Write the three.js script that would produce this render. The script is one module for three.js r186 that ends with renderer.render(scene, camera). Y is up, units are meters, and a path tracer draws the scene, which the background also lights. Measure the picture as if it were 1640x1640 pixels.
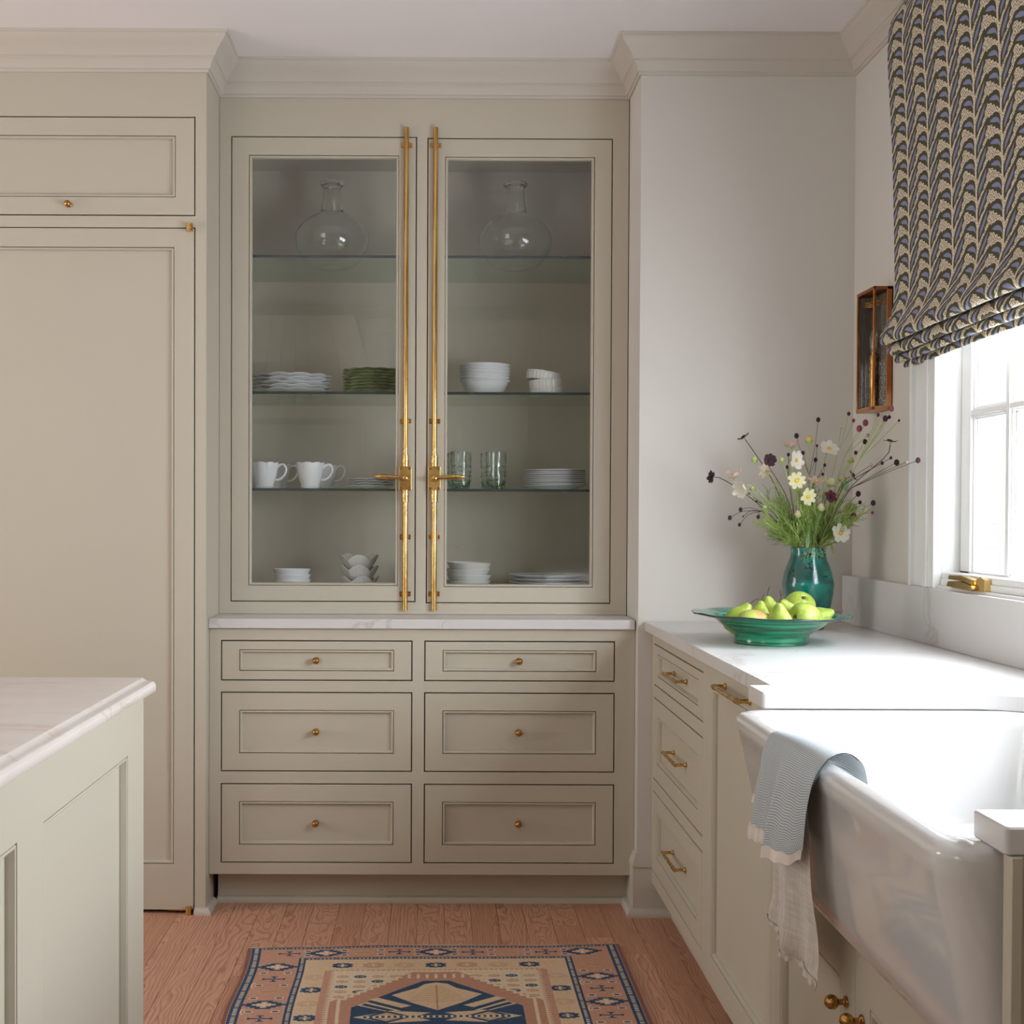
import * as THREE from 'three';
import { RoundedBoxGeometry } from 'three/addons/geometries/RoundedBoxGeometry.js';
import { mergeGeometries, toCreasedNormals } from 'three/addons/utils/BufferGeometryUtils.js';
import { RectAreaLightUniformsLib } from 'three/addons/lights/RectAreaLightUniformsLib.js';

// ------------------------------------------------------------------ camera, sky, window light, exposure
const scene = new THREE.Scene();
const FOCAL = 2018.02, FRAME = 1640;                                   // pixels
const camera = new THREE.PerspectiveCamera(2 * Math.atan(FRAME / 2 / FOCAL) * 180 / Math.PI, 1, 0.05, 200);
camera.setViewOffset(FRAME, FRAME, 118.34, -32.39, FRAME, FRAME);      // the lens is shifted, as architectural photographs are
camera.position.set(0, 1.2415, 3.9015);
camera.quaternion.setFromRotationMatrix(new THREE.Matrix4().makeBasis(
  new THREE.Vector3(0.99999139, 0.00379585, 0.00167916), new THREE.Vector3(-0.00377222, 0.99989688, -0.01385643), new THREE.Vector3(-0.00173158, 0.01384997, 0.99990259)));
scene.background = new THREE.Color(0.80, 0.90, 1.0);
scene.backgroundIntensity = 1.7;
RectAreaLightUniformsLib.init();
function windowLight(color, intensity, w, h, [x, y, z], [tx, ty, tz]) {   // daylight through one window, as large as its glass
  const l = new THREE.RectAreaLight(color, intensity, w, h);
  l.position.set(x, y, z); l.lookAt(tx, ty, tz); scene.add(l);
}
windowLight(new THREE.Color(0.88, 0.95, 1.02), 23, 1.70, 1.25, [1.40, 1.72, 1.81], [0, 1.72, 1.81]);    // the window over the sink
windowLight(new THREE.Color(1.0, 0.88, 0.75), 2.5, 1.5, 1.5, [-2.55, 1.65, 4.68], [-2.55, 1.65, 0]);       // the window in the wall behind the camera
windowLight(new THREE.Color(1.0, 0.93, 0.84), 5.5, 1.05, 1.9, [-3.68, 1.35, 1.0], [0, 1.35, 1.0]);         // the garden door in the wall across the room
const renderer = new THREE.WebGLRenderer({ antialias: true });
renderer.toneMapping = THREE.LinearToneMapping;
renderer.toneMappingExposure = 1.1;
renderer.shadowMap.enabled = true;
scene.environment = null;

// ------------------------------------------------------------------ helpers
function mulberry(seed) { let a = seed >>> 0; return () => { a = (a + 0x6d2b79f5) | 0; let t = Math.imul(a ^ (a >>> 15), 1 | a); t = (t + Math.imul(t ^ (t >>> 7), 61 | t)) ^ t; return ((t ^ (t >>> 14)) >>> 0) / 4294967296; }; }
const V3 = (x, y, z) => new THREE.Vector3(x, y, z);
const lerp = (a, b, t) => a + (b - a) * t, clamp = (x, a = 0, b = 1) => Math.min(b, Math.max(a, x));
const smooth = (a, b, x) => { const t = clamp((x - a) / (b - a)); return t * t * (3 - 2 * t); };
const used = new Map(), origin = new Map();
function numbered(name) { const n = used.get(name) ?? 0; used.set(name, n + 1); return n ? name + '_' + String(n).padStart(3, '0') : name; }
function std(g) {                                                        // one common form, so that any two can be merged
  if (g.index) g = g.toNonIndexed();
  if (!g.attributes.normal) g.computeVertexNormals();
  const n = g.attributes.position.count, out = new THREE.BufferGeometry();
  out.setAttribute('position', g.attributes.position.clone()); out.setAttribute('normal', g.attributes.normal.clone());
  out.setAttribute('uv', g.attributes.uv ? g.attributes.uv.clone() : new THREE.BufferAttribute(new Float32Array(n * 2), 2));
  return out;
}
function merge(list) { return list.length === 1 ? list[0] : mergeGeometries(list.map(std)); }
function metreUV(g, k = 1) {                                             // uv in metres, from the plane each triangle faces most
  g = std(g);
  const p = g.attributes.position, uv = g.attributes.uv, a = V3(), b = V3(), c = V3();
  for (let i = 0; i < p.count; i += 3) {
    a.fromBufferAttribute(p, i); b.fromBufferAttribute(p, i + 1); c.fromBufferAttribute(p, i + 2);
    const n = b.clone().sub(a).cross(c.clone().sub(a)), x = Math.abs(n.x), y = Math.abs(n.y), z = Math.abs(n.z);
    [a, b, c].forEach((v, j) => { const [u, w] = y >= x && y >= z ? [v.x, v.z] : x >= z ? [v.z, v.y] : [v.x, v.y]; uv.setXY(i + j, u * k, w * k); });
  }
  return g;
}
function box(x0, x1, y0, y1, z0, z1, r = 0.0012) {
  const w = x1 - x0, h = y1 - y0, d = z1 - z0, g = r > 0 && Math.min(w, h, d) > 2.2 * r ? new RoundedBoxGeometry(w, h, d, 1, r) : new THREE.BoxGeometry(w, h, d);
  return metreUV(g.translate((x0 + x1) / 2, (y0 + y1) / 2, (z0 + z1) / 2));
}
function rectShape(x0, y0, x1, y1, S = THREE.Shape) { const s = new S(); s.moveTo(x0, y0); s.lineTo(x1, y0); s.lineTo(x1, y1); s.lineTo(x0, y1); s.closePath(); return s; }
// a flat board of the given outline with its front at z = 0 and the given thickness behind it
function board(shape, thick, b = 0.0008, seg = 6) {
  const g = new THREE.ExtrudeGeometry(shape, { depth: thick - 2 * b, bevelEnabled: b > 0, bevelThickness: b, bevelSize: b, bevelOffset: -b, bevelSegments: 1, curveSegments: seg });
  return metreUV(g.translate(0, 0, -thick + b));
}
function faceFrame(x0, y0, x1, y1, holes, thick = 0.02) { const s = rectShape(x0, y0, x1, y1); for (const h of holes) s.holes.push(rectShape(h[0], h[1], h[2], h[3], THREE.Path)); return board(s, thick); }
function rings(list, { closed = true, caps = [false, false], crease = 0.6 } = {}) {   // a surface through rings of equally many points
  const pos = [], uv = [], n = list[0].length, m = closed ? n : n - 1;
  for (let i = 0; i + 1 < list.length; i++) for (let j = 0; j < m; j++) {
    const a = list[i][j], b = list[i][(j + 1) % n], c = list[i + 1][(j + 1) % n], d = list[i + 1][j];
    for (const [v, s, t] of [[a, 0, 0], [b, 1, 0], [c, 1, 1], [a, 0, 0], [c, 1, 1], [d, 0, 1]]) { pos.push(v.x, v.y, v.z); uv.push((j + s) / m, (i + t) / (list.length - 1)); }
  }
  [[0, 0], [1, list.length - 1]].forEach(([k, i]) => { if (!caps[k]) return; const c = V3(); list[i].forEach((v) => c.add(v)); c.divideScalar(n);
    for (let j = 0; j < n; j++) { const a = list[i][j], b = list[i][(j + 1) % n]; for (const v of k ? [c, a, b] : [c, b, a]) { pos.push(v.x, v.y, v.z); uv.push(0, 0); } } });
  const g = new THREE.BufferGeometry();
  g.setAttribute('position', new THREE.Float32BufferAttribute(pos, 3)); g.setAttribute('uv', new THREE.Float32BufferAttribute(uv, 2));
  return std(crease ? toCreasedNormals(g, crease) : (g.computeVertexNormals(), g));
}
// a moulding: profile points [how far in from the rectangle's edge, z]
function rectMoulding(w, h, profile) { return metreUV(rings(profile.map(([u, z]) => [V3(u, u, z), V3(w - u, u, z), V3(w - u, h - u, z), V3(u, h - u, z)]), { crease: 0.5 })); }
// a moulding along a path of [x, z] corners: profile points [out, y]
function pathMoulding(path, profile) {
  const n = path.length, nrm = [];
  for (let i = 0; i + 1 < n; i++) { const dx = path[i + 1][0] - path[i][0], dz = path[i + 1][1] - path[i][1], l = Math.hypot(dx, dz); nrm.push([-dz / l, dx / l]); }
  const at = path.map((p, i) => { const a = nrm[Math.max(0, i - 1)], b = nrm[Math.min(n - 2, i)], k = 1 + a[0] * b[0] + a[1] * b[1]; return [p, [(a[0] + b[0]) / k, (a[1] + b[1]) / k]]; });
  return metreUV(rings(at.map(([p, m]) => profile.map(([u, y]) => V3(p[0] + m[0] * u, y, p[1] + m[1] * u))), { closed: false, crease: 0.5 }));
}
// turned shapes: profile points [radius, y]; f(angle, step) may give [radius factor, added height]
function turned(profile, seg = 32, f = null) {
  const n = profile.length, pos = [], uv = [], idx = [];
  for (let j = 0; j <= seg; j++) { const t = j / seg * Math.PI * 2; for (let i = 0; i < n; i++) { const [k, dy] = f ? f(j === seg ? 0 : t, i, profile[i]) : [1, 0]; pos.push(Math.sin(t) * profile[i][0] * k, profile[i][1] + dy, Math.cos(t) * profile[i][0] * k); uv.push(j / seg, i / (n - 1)); } }
  for (let j = 0; j < seg; j++) for (let i = 0; i + 1 < n; i++) { const a = j * n + i, b = a + n; idx.push(a, b, a + 1, b, b + 1, a + 1); }
  const g = new THREE.BufferGeometry();
  g.setAttribute('position', new THREE.Float32BufferAttribute(pos, 3)); g.setAttribute('uv', new THREE.Float32BufferAttribute(uv, 2)); g.setIndex(idx); g.computeVertexNormals();
  const N = g.attributes.normal;                                          // the seam is one edge
  for (let i = 0; i < n; i++) { const a = i, b = seg * n + i, v = V3(N.getX(a) + N.getX(b), N.getY(a) + N.getY(b), N.getZ(a) + N.getZ(b)).normalize(); N.setXYZ(a, v.x, v.y, v.z); N.setXYZ(b, v.x, v.y, v.z); }
  return g;
}
const curveOf = (pts) => new THREE.CatmullRomCurve3(pts.map((p) => (p.isVector3 ? p : V3(...p))), false, 'centripetal');
function tube(pts, r, seg = 12, sides = 8) { return new THREE.TubeGeometry(curveOf(pts), seg, r, sides, false); }
function rod(a, b, r, sides = 12, r2 = r) { const d = V3(...b).sub(V3(...a)), l = d.length(), g = new THREE.CylinderGeometry(r2, r, l, sides); g.applyQuaternion(new THREE.Quaternion().setFromUnitVectors(V3(0, 1, 0), d.normalize())); return g.translate((a[0] + b[0]) / 2, (a[1] + b[1]) / 2, (a[2] + b[2]) / 2); }
function ball(x, y, z, r, sx = 1, sy = 1, sz = 1, w = 20, h = 14) { return new THREE.SphereGeometry(r, w, h).scale(sx, sy, sz).translate(x, y, z); }
const turnY = (list, angle, at) => list.map((g) => g.rotateY(angle).translate(...at));
const FACE_LEFT = -Math.PI / 2, FACE_RIGHT = Math.PI / 2;                 // turns a front that looks along +z to look along -x or +x

function meshOf(geo, mat) { const m = new THREE.Mesh(Array.isArray(geo) ? merge(geo) : geo, mat); m.castShadow = m.receiveShadow = true; return m; }
function thing(name, label, category, pos = [0, 0, 0], group) {           // a Group at the thing's base whose children are its parts; parts are given in room coordinates
  const o = new THREE.Group(); o.name = numbered(name); o.position.set(...pos); o.userData = { label, category }; if (group) o.userData.group = group;
  scene.add(o); origin.set(o, V3(...pos)); return o;
}
function part(parent, name, geo, mat, label) {
  const o = origin.get(parent) ?? V3(), g = Array.isArray(geo) ? merge(geo) : geo.clone(); g.translate(-o.x, -o.y, -o.z);
  const m = meshOf(g, mat); m.name = name; if (label) m.userData.label = label; parent.add(m); origin.set(m, o); return m;
}
function single(name, label, category, geo, mat, pos = [0, 0, 0], group) {  // a thing that is one mesh
  let g = Array.isArray(geo) ? merge(geo) : geo.clone(); g.translate(-pos[0], -pos[1], -pos[2]);
  const m = meshOf(g, mat); m.name = numbered(name); m.position.set(...pos); m.userData = { label, category }; if (group) m.userData.group = group;
  scene.add(m); origin.set(m, V3(...pos)); return m;
}
function struct(name, geo, mat, kind = 'structure') { const m = meshOf(geo, mat); m.name = name; m.userData.kind = kind; scene.add(m); origin.set(m, V3()); return m; }
function dup(root, pos, turn, label, group) {
  const r = root.clone(); r.name = numbered(root.name.replace(/_\d{3}$/, '')); r.position.set(...pos); r.rotation.y = turn; r.userData = { ...root.userData }; if (label) r.userData.label = label; if (group) r.userData.group = group;
  scene.add(r); return r;
}
const ORDINAL = ['lowest', 'second from the bottom', 'third from the bottom', 'fourth from the bottom', 'fifth from the bottom', 'sixth from the bottom', 'seventh from the bottom', 'eighth from the bottom', 'ninth from the bottom'];
const inStack = (i, n) => (i === n - 1 ? 'topmost' : ORDINAL[i]);

// ------------------------------------------------------------------ computed textures
function noise2(seed) {                                                   // smooth value noise on a lattice that repeats every `period`
  const r = mulberry(seed), T = Float32Array.from({ length: 65536 }, r);
  return (x, y, px = 256, py = 256) => { const xi = Math.floor(x), yi = Math.floor(y), fx = x - xi, fy = y - yi, u = fx * fx * (3 - 2 * fx), v = fy * fy * (3 - 2 * fy);
    const m = (a, n) => ((a % n) + n) % n, x0 = m(xi, px), x1 = m(xi + 1, px), y0 = m(yi, py), y1 = m(yi + 1, py);
    const h = (a, b) => T[(a + b * 257) & 65535];
    return lerp(lerp(h(x0, y0), h(x1, y0), u), lerp(h(x0, y1), h(x1, y1), u), v); };
}
const fbm = (n, x, y, oct = 4, px = 256, py = 256) => { let s = 0, a = 0.5, t = 0; for (let i = 0; i < oct; i++) { s += a * n(x, y, px, py); t += a; a *= 0.5; x *= 2; y *= 2; px *= 2; py *= 2; } return s / t; };
function texture(w, h, f, srgb = true) {
  const d = new Uint8Array(w * h * 4);
  for (let y = 0, i = 0; y < h; y++) for (let x = 0; x < w; x++, i += 4) { const c = f(x / w, y / h, x, y); d[i] = clamp(c[0], 0, 255); d[i + 1] = clamp(c[1], 0, 255); d[i + 2] = clamp(c[2], 0, 255); d[i + 3] = 255; }
  const t = new THREE.DataTexture(d, w, h); t.magFilter = THREE.LinearFilter; t.minFilter = THREE.LinearMipmapLinearFilter; t.wrapS = t.wrapT = THREE.RepeatWrapping; if (srgb) t.colorSpace = THREE.SRGBColorSpace; t.needsUpdate = true; return t;
}
function canvasTexture(w, h, draw) {
  const c = document.createElement('canvas'); c.width = w; c.height = h; draw(c.getContext('2d'), w, h);
  const t = new THREE.CanvasTexture(c); t.colorSpace = THREE.SRGBColorSpace; t.wrapS = t.wrapT = THREE.RepeatWrapping; t.magFilter = THREE.LinearFilter; return t;
}
const repeat = (t, u, v) => { const c = t.clone(); c.repeat.set(u, v); c.needsUpdate = true; return c; };
const mix3 = (a, b, t) => [lerp(a[0], b[0], t), lerp(a[1], b[1], t), lerp(a[2], b[2], t)];

// ------------------------------------------------------------------ materials
const nA = noise2(11), nB = noise2(23), nC = noise2(37);
const lin = (r, g, b) => new THREE.Color().setRGB(r, g, b);
const M = {};
const brushed = texture(256, 256, (u, v) => { const k = 128 + 50 * (fbm(nA, u * 8, v * 64, 3, 8, 64) - 0.5) + 40 * (fbm(nB, u * 32, v * 32, 2, 32, 32) - 0.5); return [k, k, k]; }, false);
M.paint = new THREE.MeshStandardMaterial({ color: lin(0.545, 0.497, 0.402), roughness: 0.42, bumpMap: brushed, bumpScale: 0.00015 });
M.wall = new THREE.MeshStandardMaterial({ color: lin(0.66, 0.625, 0.575), roughness: 0.85 });
M.trim = new THREE.MeshStandardMaterial({ color: lin(0.58, 0.53, 0.465), roughness: 0.45 });
M.ceiling = new THREE.MeshStandardMaterial({ color: lin(0.84, 0.795, 0.80), roughness: 0.9 });
M.plaster = new THREE.MeshStandardMaterial({ color: lin(0.82, 0.79, 0.74), roughness: 0.9 });
M.windowWhite = new THREE.MeshStandardMaterial({ color: lin(0.78, 0.78, 0.77), roughness: 0.4 });
M.plywood = new THREE.MeshStandardMaterial({ color: lin(0.46, 0.36, 0.25), roughness: 0.9 });
const tarnish = (a, b, seed) => { const n = noise2(seed); return texture(256, 256, (u, v) => mix3(a, b, smooth(0.35, 0.7, fbm(n, u * 8, v * 8, 4, 8, 8)))); };
const scuffs = texture(256, 256, (u, v) => { const k = 60 + 90 * fbm(nC, u * 12, v * 12, 4, 12, 12); return [k, k, k]; }, false);
M.brass = new THREE.MeshStandardMaterial({ map: tarnish([222, 188, 122], [192, 150, 86], 5), metalness: 1, roughness: 0.62, roughnessMap: scuffs });
M.oldBrass = new THREE.MeshStandardMaterial({ map: tarnish([196, 152, 90], [150, 106, 54], 6), metalness: 1, roughness: 0.6, roughnessMap: scuffs });
M.copper = new THREE.MeshStandardMaterial({ map: tarnish([214, 158, 112], [168, 104, 62], 7), metalness: 1, roughness: 1, roughnessMap: scuffs });
const veins = (base, vein, tint, seed, sx, sy) => { const a = noise2(seed), b = noise2(seed + 1);
  return texture(1024, 1024, (u, v) => {
    const wx = fbm(a, u * 6, v * 6, 4, 6, 6), wy = fbm(b, u * 6, v * 6, 4, 6, 6);
    const r = 1 - Math.abs(2 * fbm(a, u * sx + wx * 2.2, v * sy + wy * 2.2, 5, sx, sy) - 1), mask = smooth(0.5, 0.72, fbm(b, u * 3 + 7, v * 3 + 3, 3, 3, 3));
    const line = Math.pow(smooth(0.93, 1.0, r), 1.3) * mask, cloud = smooth(0.35, 0.75, fbm(b, u * sx * 0.6 + wy, v * sy * 0.6, 4, 3, 3));
    return mix3(mix3(base, tint, cloud * 0.55), vein, line * 0.6);
  }); };
const marbleCool = veins([217, 214, 213], [186, 176, 168], [209, 205, 203], 41, 7, 5);
const marbleWarm = veins([222, 213, 206], [186, 163, 148], [210, 195, 185], 57, 4, 16);
M.marble = new THREE.MeshPhysicalMaterial({ map: repeat(marbleCool, 0.7, 0.7), roughness: 0.3, specularIntensity: 0.8 });
M.marbleIsland = new THREE.MeshPhysicalMaterial({ map: repeat(marbleWarm, 0.9, 0.9), roughness: 0.32, specularIntensity: 0.8 });
M.ceramic = new THREE.MeshPhysicalMaterial({ color: lin(0.70, 0.69, 0.675), roughness: 0.08, clearcoat: 0.5, clearcoatRoughness: 0.05 });
M.china = new THREE.MeshPhysicalMaterial({ color: lin(0.80, 0.81, 0.82), roughness: 0.18 });
M.creamware = new THREE.MeshPhysicalMaterial({ color: lin(0.78, 0.78, 0.74), roughness: 0.25 });
M.greenChina = new THREE.MeshPhysicalMaterial({ map: texture(256, 256, (u, v) => mix3([120, 140, 78], [168, 184, 120], smooth(0.3, 0.75, fbm(nB, u * 24, v * 10, 4, 24, 10)))), roughness: 0.2 });
M.pane = new THREE.MeshPhysicalMaterial({ color: lin(1, 1, 1), transmission: 1, thickness: 0, roughness: 0, ior: 1.5 });
M.shelfGlass = new THREE.MeshPhysicalMaterial({ color: lin(0.80, 0.90, 0.84), transmission: 1, thickness: 0, roughness: 0, ior: 1.5 });
M.shelfEdge = new THREE.MeshPhysicalMaterial({ color: lin(0.012, 0.03, 0.032), roughness: 0.12 });
M.clearGlass = new THREE.MeshPhysicalMaterial({ color: lin(0.98, 1, 0.99), transmission: 1, thickness: 0.01, roughness: 0, ior: 1.47 });
M.greenGlass = new THREE.MeshPhysicalMaterial({ color: lin(1, 1, 1), transmission: 1, thickness: 0.01, roughness: 0, ior: 1.47, attenuationColor: lin(0.62, 0.86, 0.70), attenuationDistance: 0.02 });

// oak: eight strips side by side, each sawn at its own distance from the heart of its tree
const OAK_STRIP = 0.0825, OAK_LONG = 1.34;
const oak = (() => {
  const r = mulberry(77), S = Array.from({ length: 8 }, () => ({ cx: lerp(-0.4, 1.4, r()), d: lerp(0.008, 0.06, r()), slope: lerp(-0.05, 0.05, r()), gap: lerp(0.0065, 0.011, r()), tone: r(), off: r() * 50 }));
  return texture(1024, 2048, (u, v) => {
    const k = Math.floor(u * 8), s = S[k], x = (u * 8 - k), y = v * OAK_LONG;
    const wob = (fbm(nA, x * 1.3 + s.off, y * 5.5 + s.off, 3) - 0.5), wob2 = (fbm(nB, x * 5 + s.off, y * 16, 2) - 0.5);
    const d = s.d + s.slope * (y - 0.6) + wob * 0.06, rr = Math.hypot((x - s.cx) * OAK_STRIP + wob2 * 0.004, d), f = rr / s.gap, q = f - Math.floor(f);
    const line = Math.pow(q, 3.2) * smooth(1, 0.93, q), pore = fbm(nC, x * 60 + s.off, y * 14, 3);
    let c = mix3([214, 164, 138], [200, 148, 120], s.tone);
    c = mix3(c, [138, 90, 70], line * (0.72 + 0.35 * wob2));
    c = mix3(c, [160, 112, 84], 0.5 * smooth(0.52, 0.8, pore));
    return mix3(c, [216, 172, 142], 0.35 * smooth(0.5, 0.2, pore));
  });
})();
M.oak = new THREE.MeshPhysicalMaterial({ map: oak, roughness: 0.42, specularIntensity: 0.7 });
M.oakPlain = new THREE.MeshPhysicalMaterial({ map: repeat(oak, 1 / (8 * OAK_STRIP), 1 / OAK_LONG), roughness: 0.42, specularIntensity: 0.7 });

// ------------------------------------------------------------------ the room
const LEFT = -3.6, RIGHT = 1.29, NEAR = 4.6, TOP = 2.706, NICHE_L = -0.711, NICHE_R = 0.628, HUTCH = -0.2275, BACK = -0.78;
const floor = struct('floor', box(LEFT - 0.15, RIGHT + 0.12, -0.08, -0.0125, -0.95, NEAR + 0.15, 0), M.oakPlain);
{
  const r = mulberry(8), strays = [];
  for (let i = 0; i < 60; i++) {
    const x0 = LEFT + i * OAK_STRIP; if (x0 > RIGHT - 0.01) break;
    let z = -0.3 - r() * 0.9;
    while (z < NEAR) {
      const L = 0.55 + r() * 0.75, z1 = Math.min(z + L, NEAR), near = x0 > -1.0 && x0 < 0.85 && z1 > -0.2 && z < 2.4, g = box(x0 + 0.0004, x0 + OAK_STRIP - 0.0004, -0.0125, 0, Math.max(z, -0.78), z1 - 0.0006, near ? 0.0011 : 0);
      if (z1 > -0.7) {
        const p = g.attributes.position, uv = g.attributes.uv, strip = Math.floor(r() * 8), o = r() * (1 - L / OAK_LONG), flip = r() < 0.5;
        for (let k = 0; k < p.count; k++) { const a = clamp((p.getX(k) - x0) / OAK_STRIP, 0.012, 0.988); uv.setXY(k, (strip + (flip ? 1 - a : a)) / 8, o + (p.getZ(k) - z) / OAK_LONG); }
        if (near) part(floor, 'plank', g, M.oak); else strays.push(g);
      }
      z += L;
    }
  }
  part(floor, 'planks', strays, M.oak).userData.kind = 'stuff';
}
struct('ceiling', box(LEFT - 0.15, RIGHT + 0.12, TOP, TOP + 0.12, -0.95, NEAR + 0.15, 0), M.ceiling);
struct('wall_back', [box(NICHE_R, RIGHT + 0.11, 0, TOP, -0.95, 0, 0), box(LEFT - 0.15, NICHE_R, 0, TOP, -0.95, BACK, 0)], M.wall);
{ const s = rectShape(-NEAR, 0, -BACK, TOP); s.holes.push(rectShape(-1.56, 0.36, -0.44, 2.34, THREE.Path)); struct('wall_left', board(s, 0.15, 0).rotateY(FACE_RIGHT).translate(LEFT, 0, 0), M.plaster); }   // its outline is drawn along -z and y
const WIN = { z0: 0.697, z1: 2.664, y0: 1.0593, y1: 2.372 };
{ // the wall with the window over the sink; its outline is drawn along z and y
  const s = rectShape(-0.95, 0, NEAR, TOP); s.holes.push(rectShape(WIN.z0 - 0.045, WIN.y0 - 0.004, WIN.z1, WIN.y1, THREE.Path));
  struct('wall_right', board(s, 0.11, 0).rotateY(FACE_LEFT).translate(RIGHT, 0, 0), M.wall);
}
{ // the wall behind the camera, with a second window
  const s = rectShape(LEFT - 0.15, 0, RIGHT + 0.11, TOP); s.holes.push(rectShape(-3.3, 0.9, -1.8, 2.4, THREE.Path));
  struct('wall_front', board(s, 0.15, 0).translate(0, 0, NEAR + 0.15), M.plaster);
}
// crown, baseboards and shoe mouldings
const crownProfile = [[0, 2.598], [0.006, 2.598], [0.0075, 2.606], [0.012, 2.6075], [0.0145, 2.613], [0.0175, 2.624], [0.0235, 2.633], [0.0262, 2.635], [0.0262, 2.6395], [0.031, 2.6415], [0.034, 2.648], [0.041, 2.660], [0.0475, 2.667], [0.056, 2.674], [0.064, 2.683], [0.069, 2.692], [0.0705, 2.6965], [0.0745, 2.698], [0.0755, 2.7065], [0, 2.7065]];
struct('trim_1', pathMoulding([[LEFT, BACK], [-1.57, BACK], [-1.57, 0.004], [NICHE_L, 0.004], [NICHE_L, HUTCH], [NICHE_R, HUTCH], [NICHE_R, 0], [RIGHT, 0], [RIGHT, NEAR], [LEFT, NEAR], [LEFT, BACK]], crownProfile), M.trim);
const baseProfile = [[0, 0.1935], [0.0035, 0.1935], [0.005, 0.186], [0.0075, 0.1775], [0.008, 0.176], [0.0105, 0.174], [0.0125, 0.167], [0.0145, 0.160], [0.0165, 0.156], [0.0165, 0.152], [0.0135, 0.151], [0.0135, 0]];
const shoeProfile = [[0.0, 0.021], [0.006, 0.0205], [0.012, 0.018], [0.0165, 0.012], [0.0185, 0.004], [0.0185, 0]];
struct('baseboard_back', pathMoulding([[NICHE_R, -0.2], [NICHE_R, 0], [0.76, 0]], baseProfile), M.trim);
struct('trim_2', pathMoulding([[NICHE_R - 0.0135, -0.118], [NICHE_R - 0.0135, 0.0135], [0.735, 0.0135]], shoeProfile.map(([u, y]) => [u, y * 1.15])), M.trim);
struct('baseboard_left', [pathMoulding([[LEFT, NEAR], [LEFT, BACK], [-1.57, BACK]], baseProfile)], M.trim);
struct('baseboard_front', pathMoulding([[-1.25, NEAR], [LEFT, NEAR]], baseProfile), M.trim);

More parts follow.
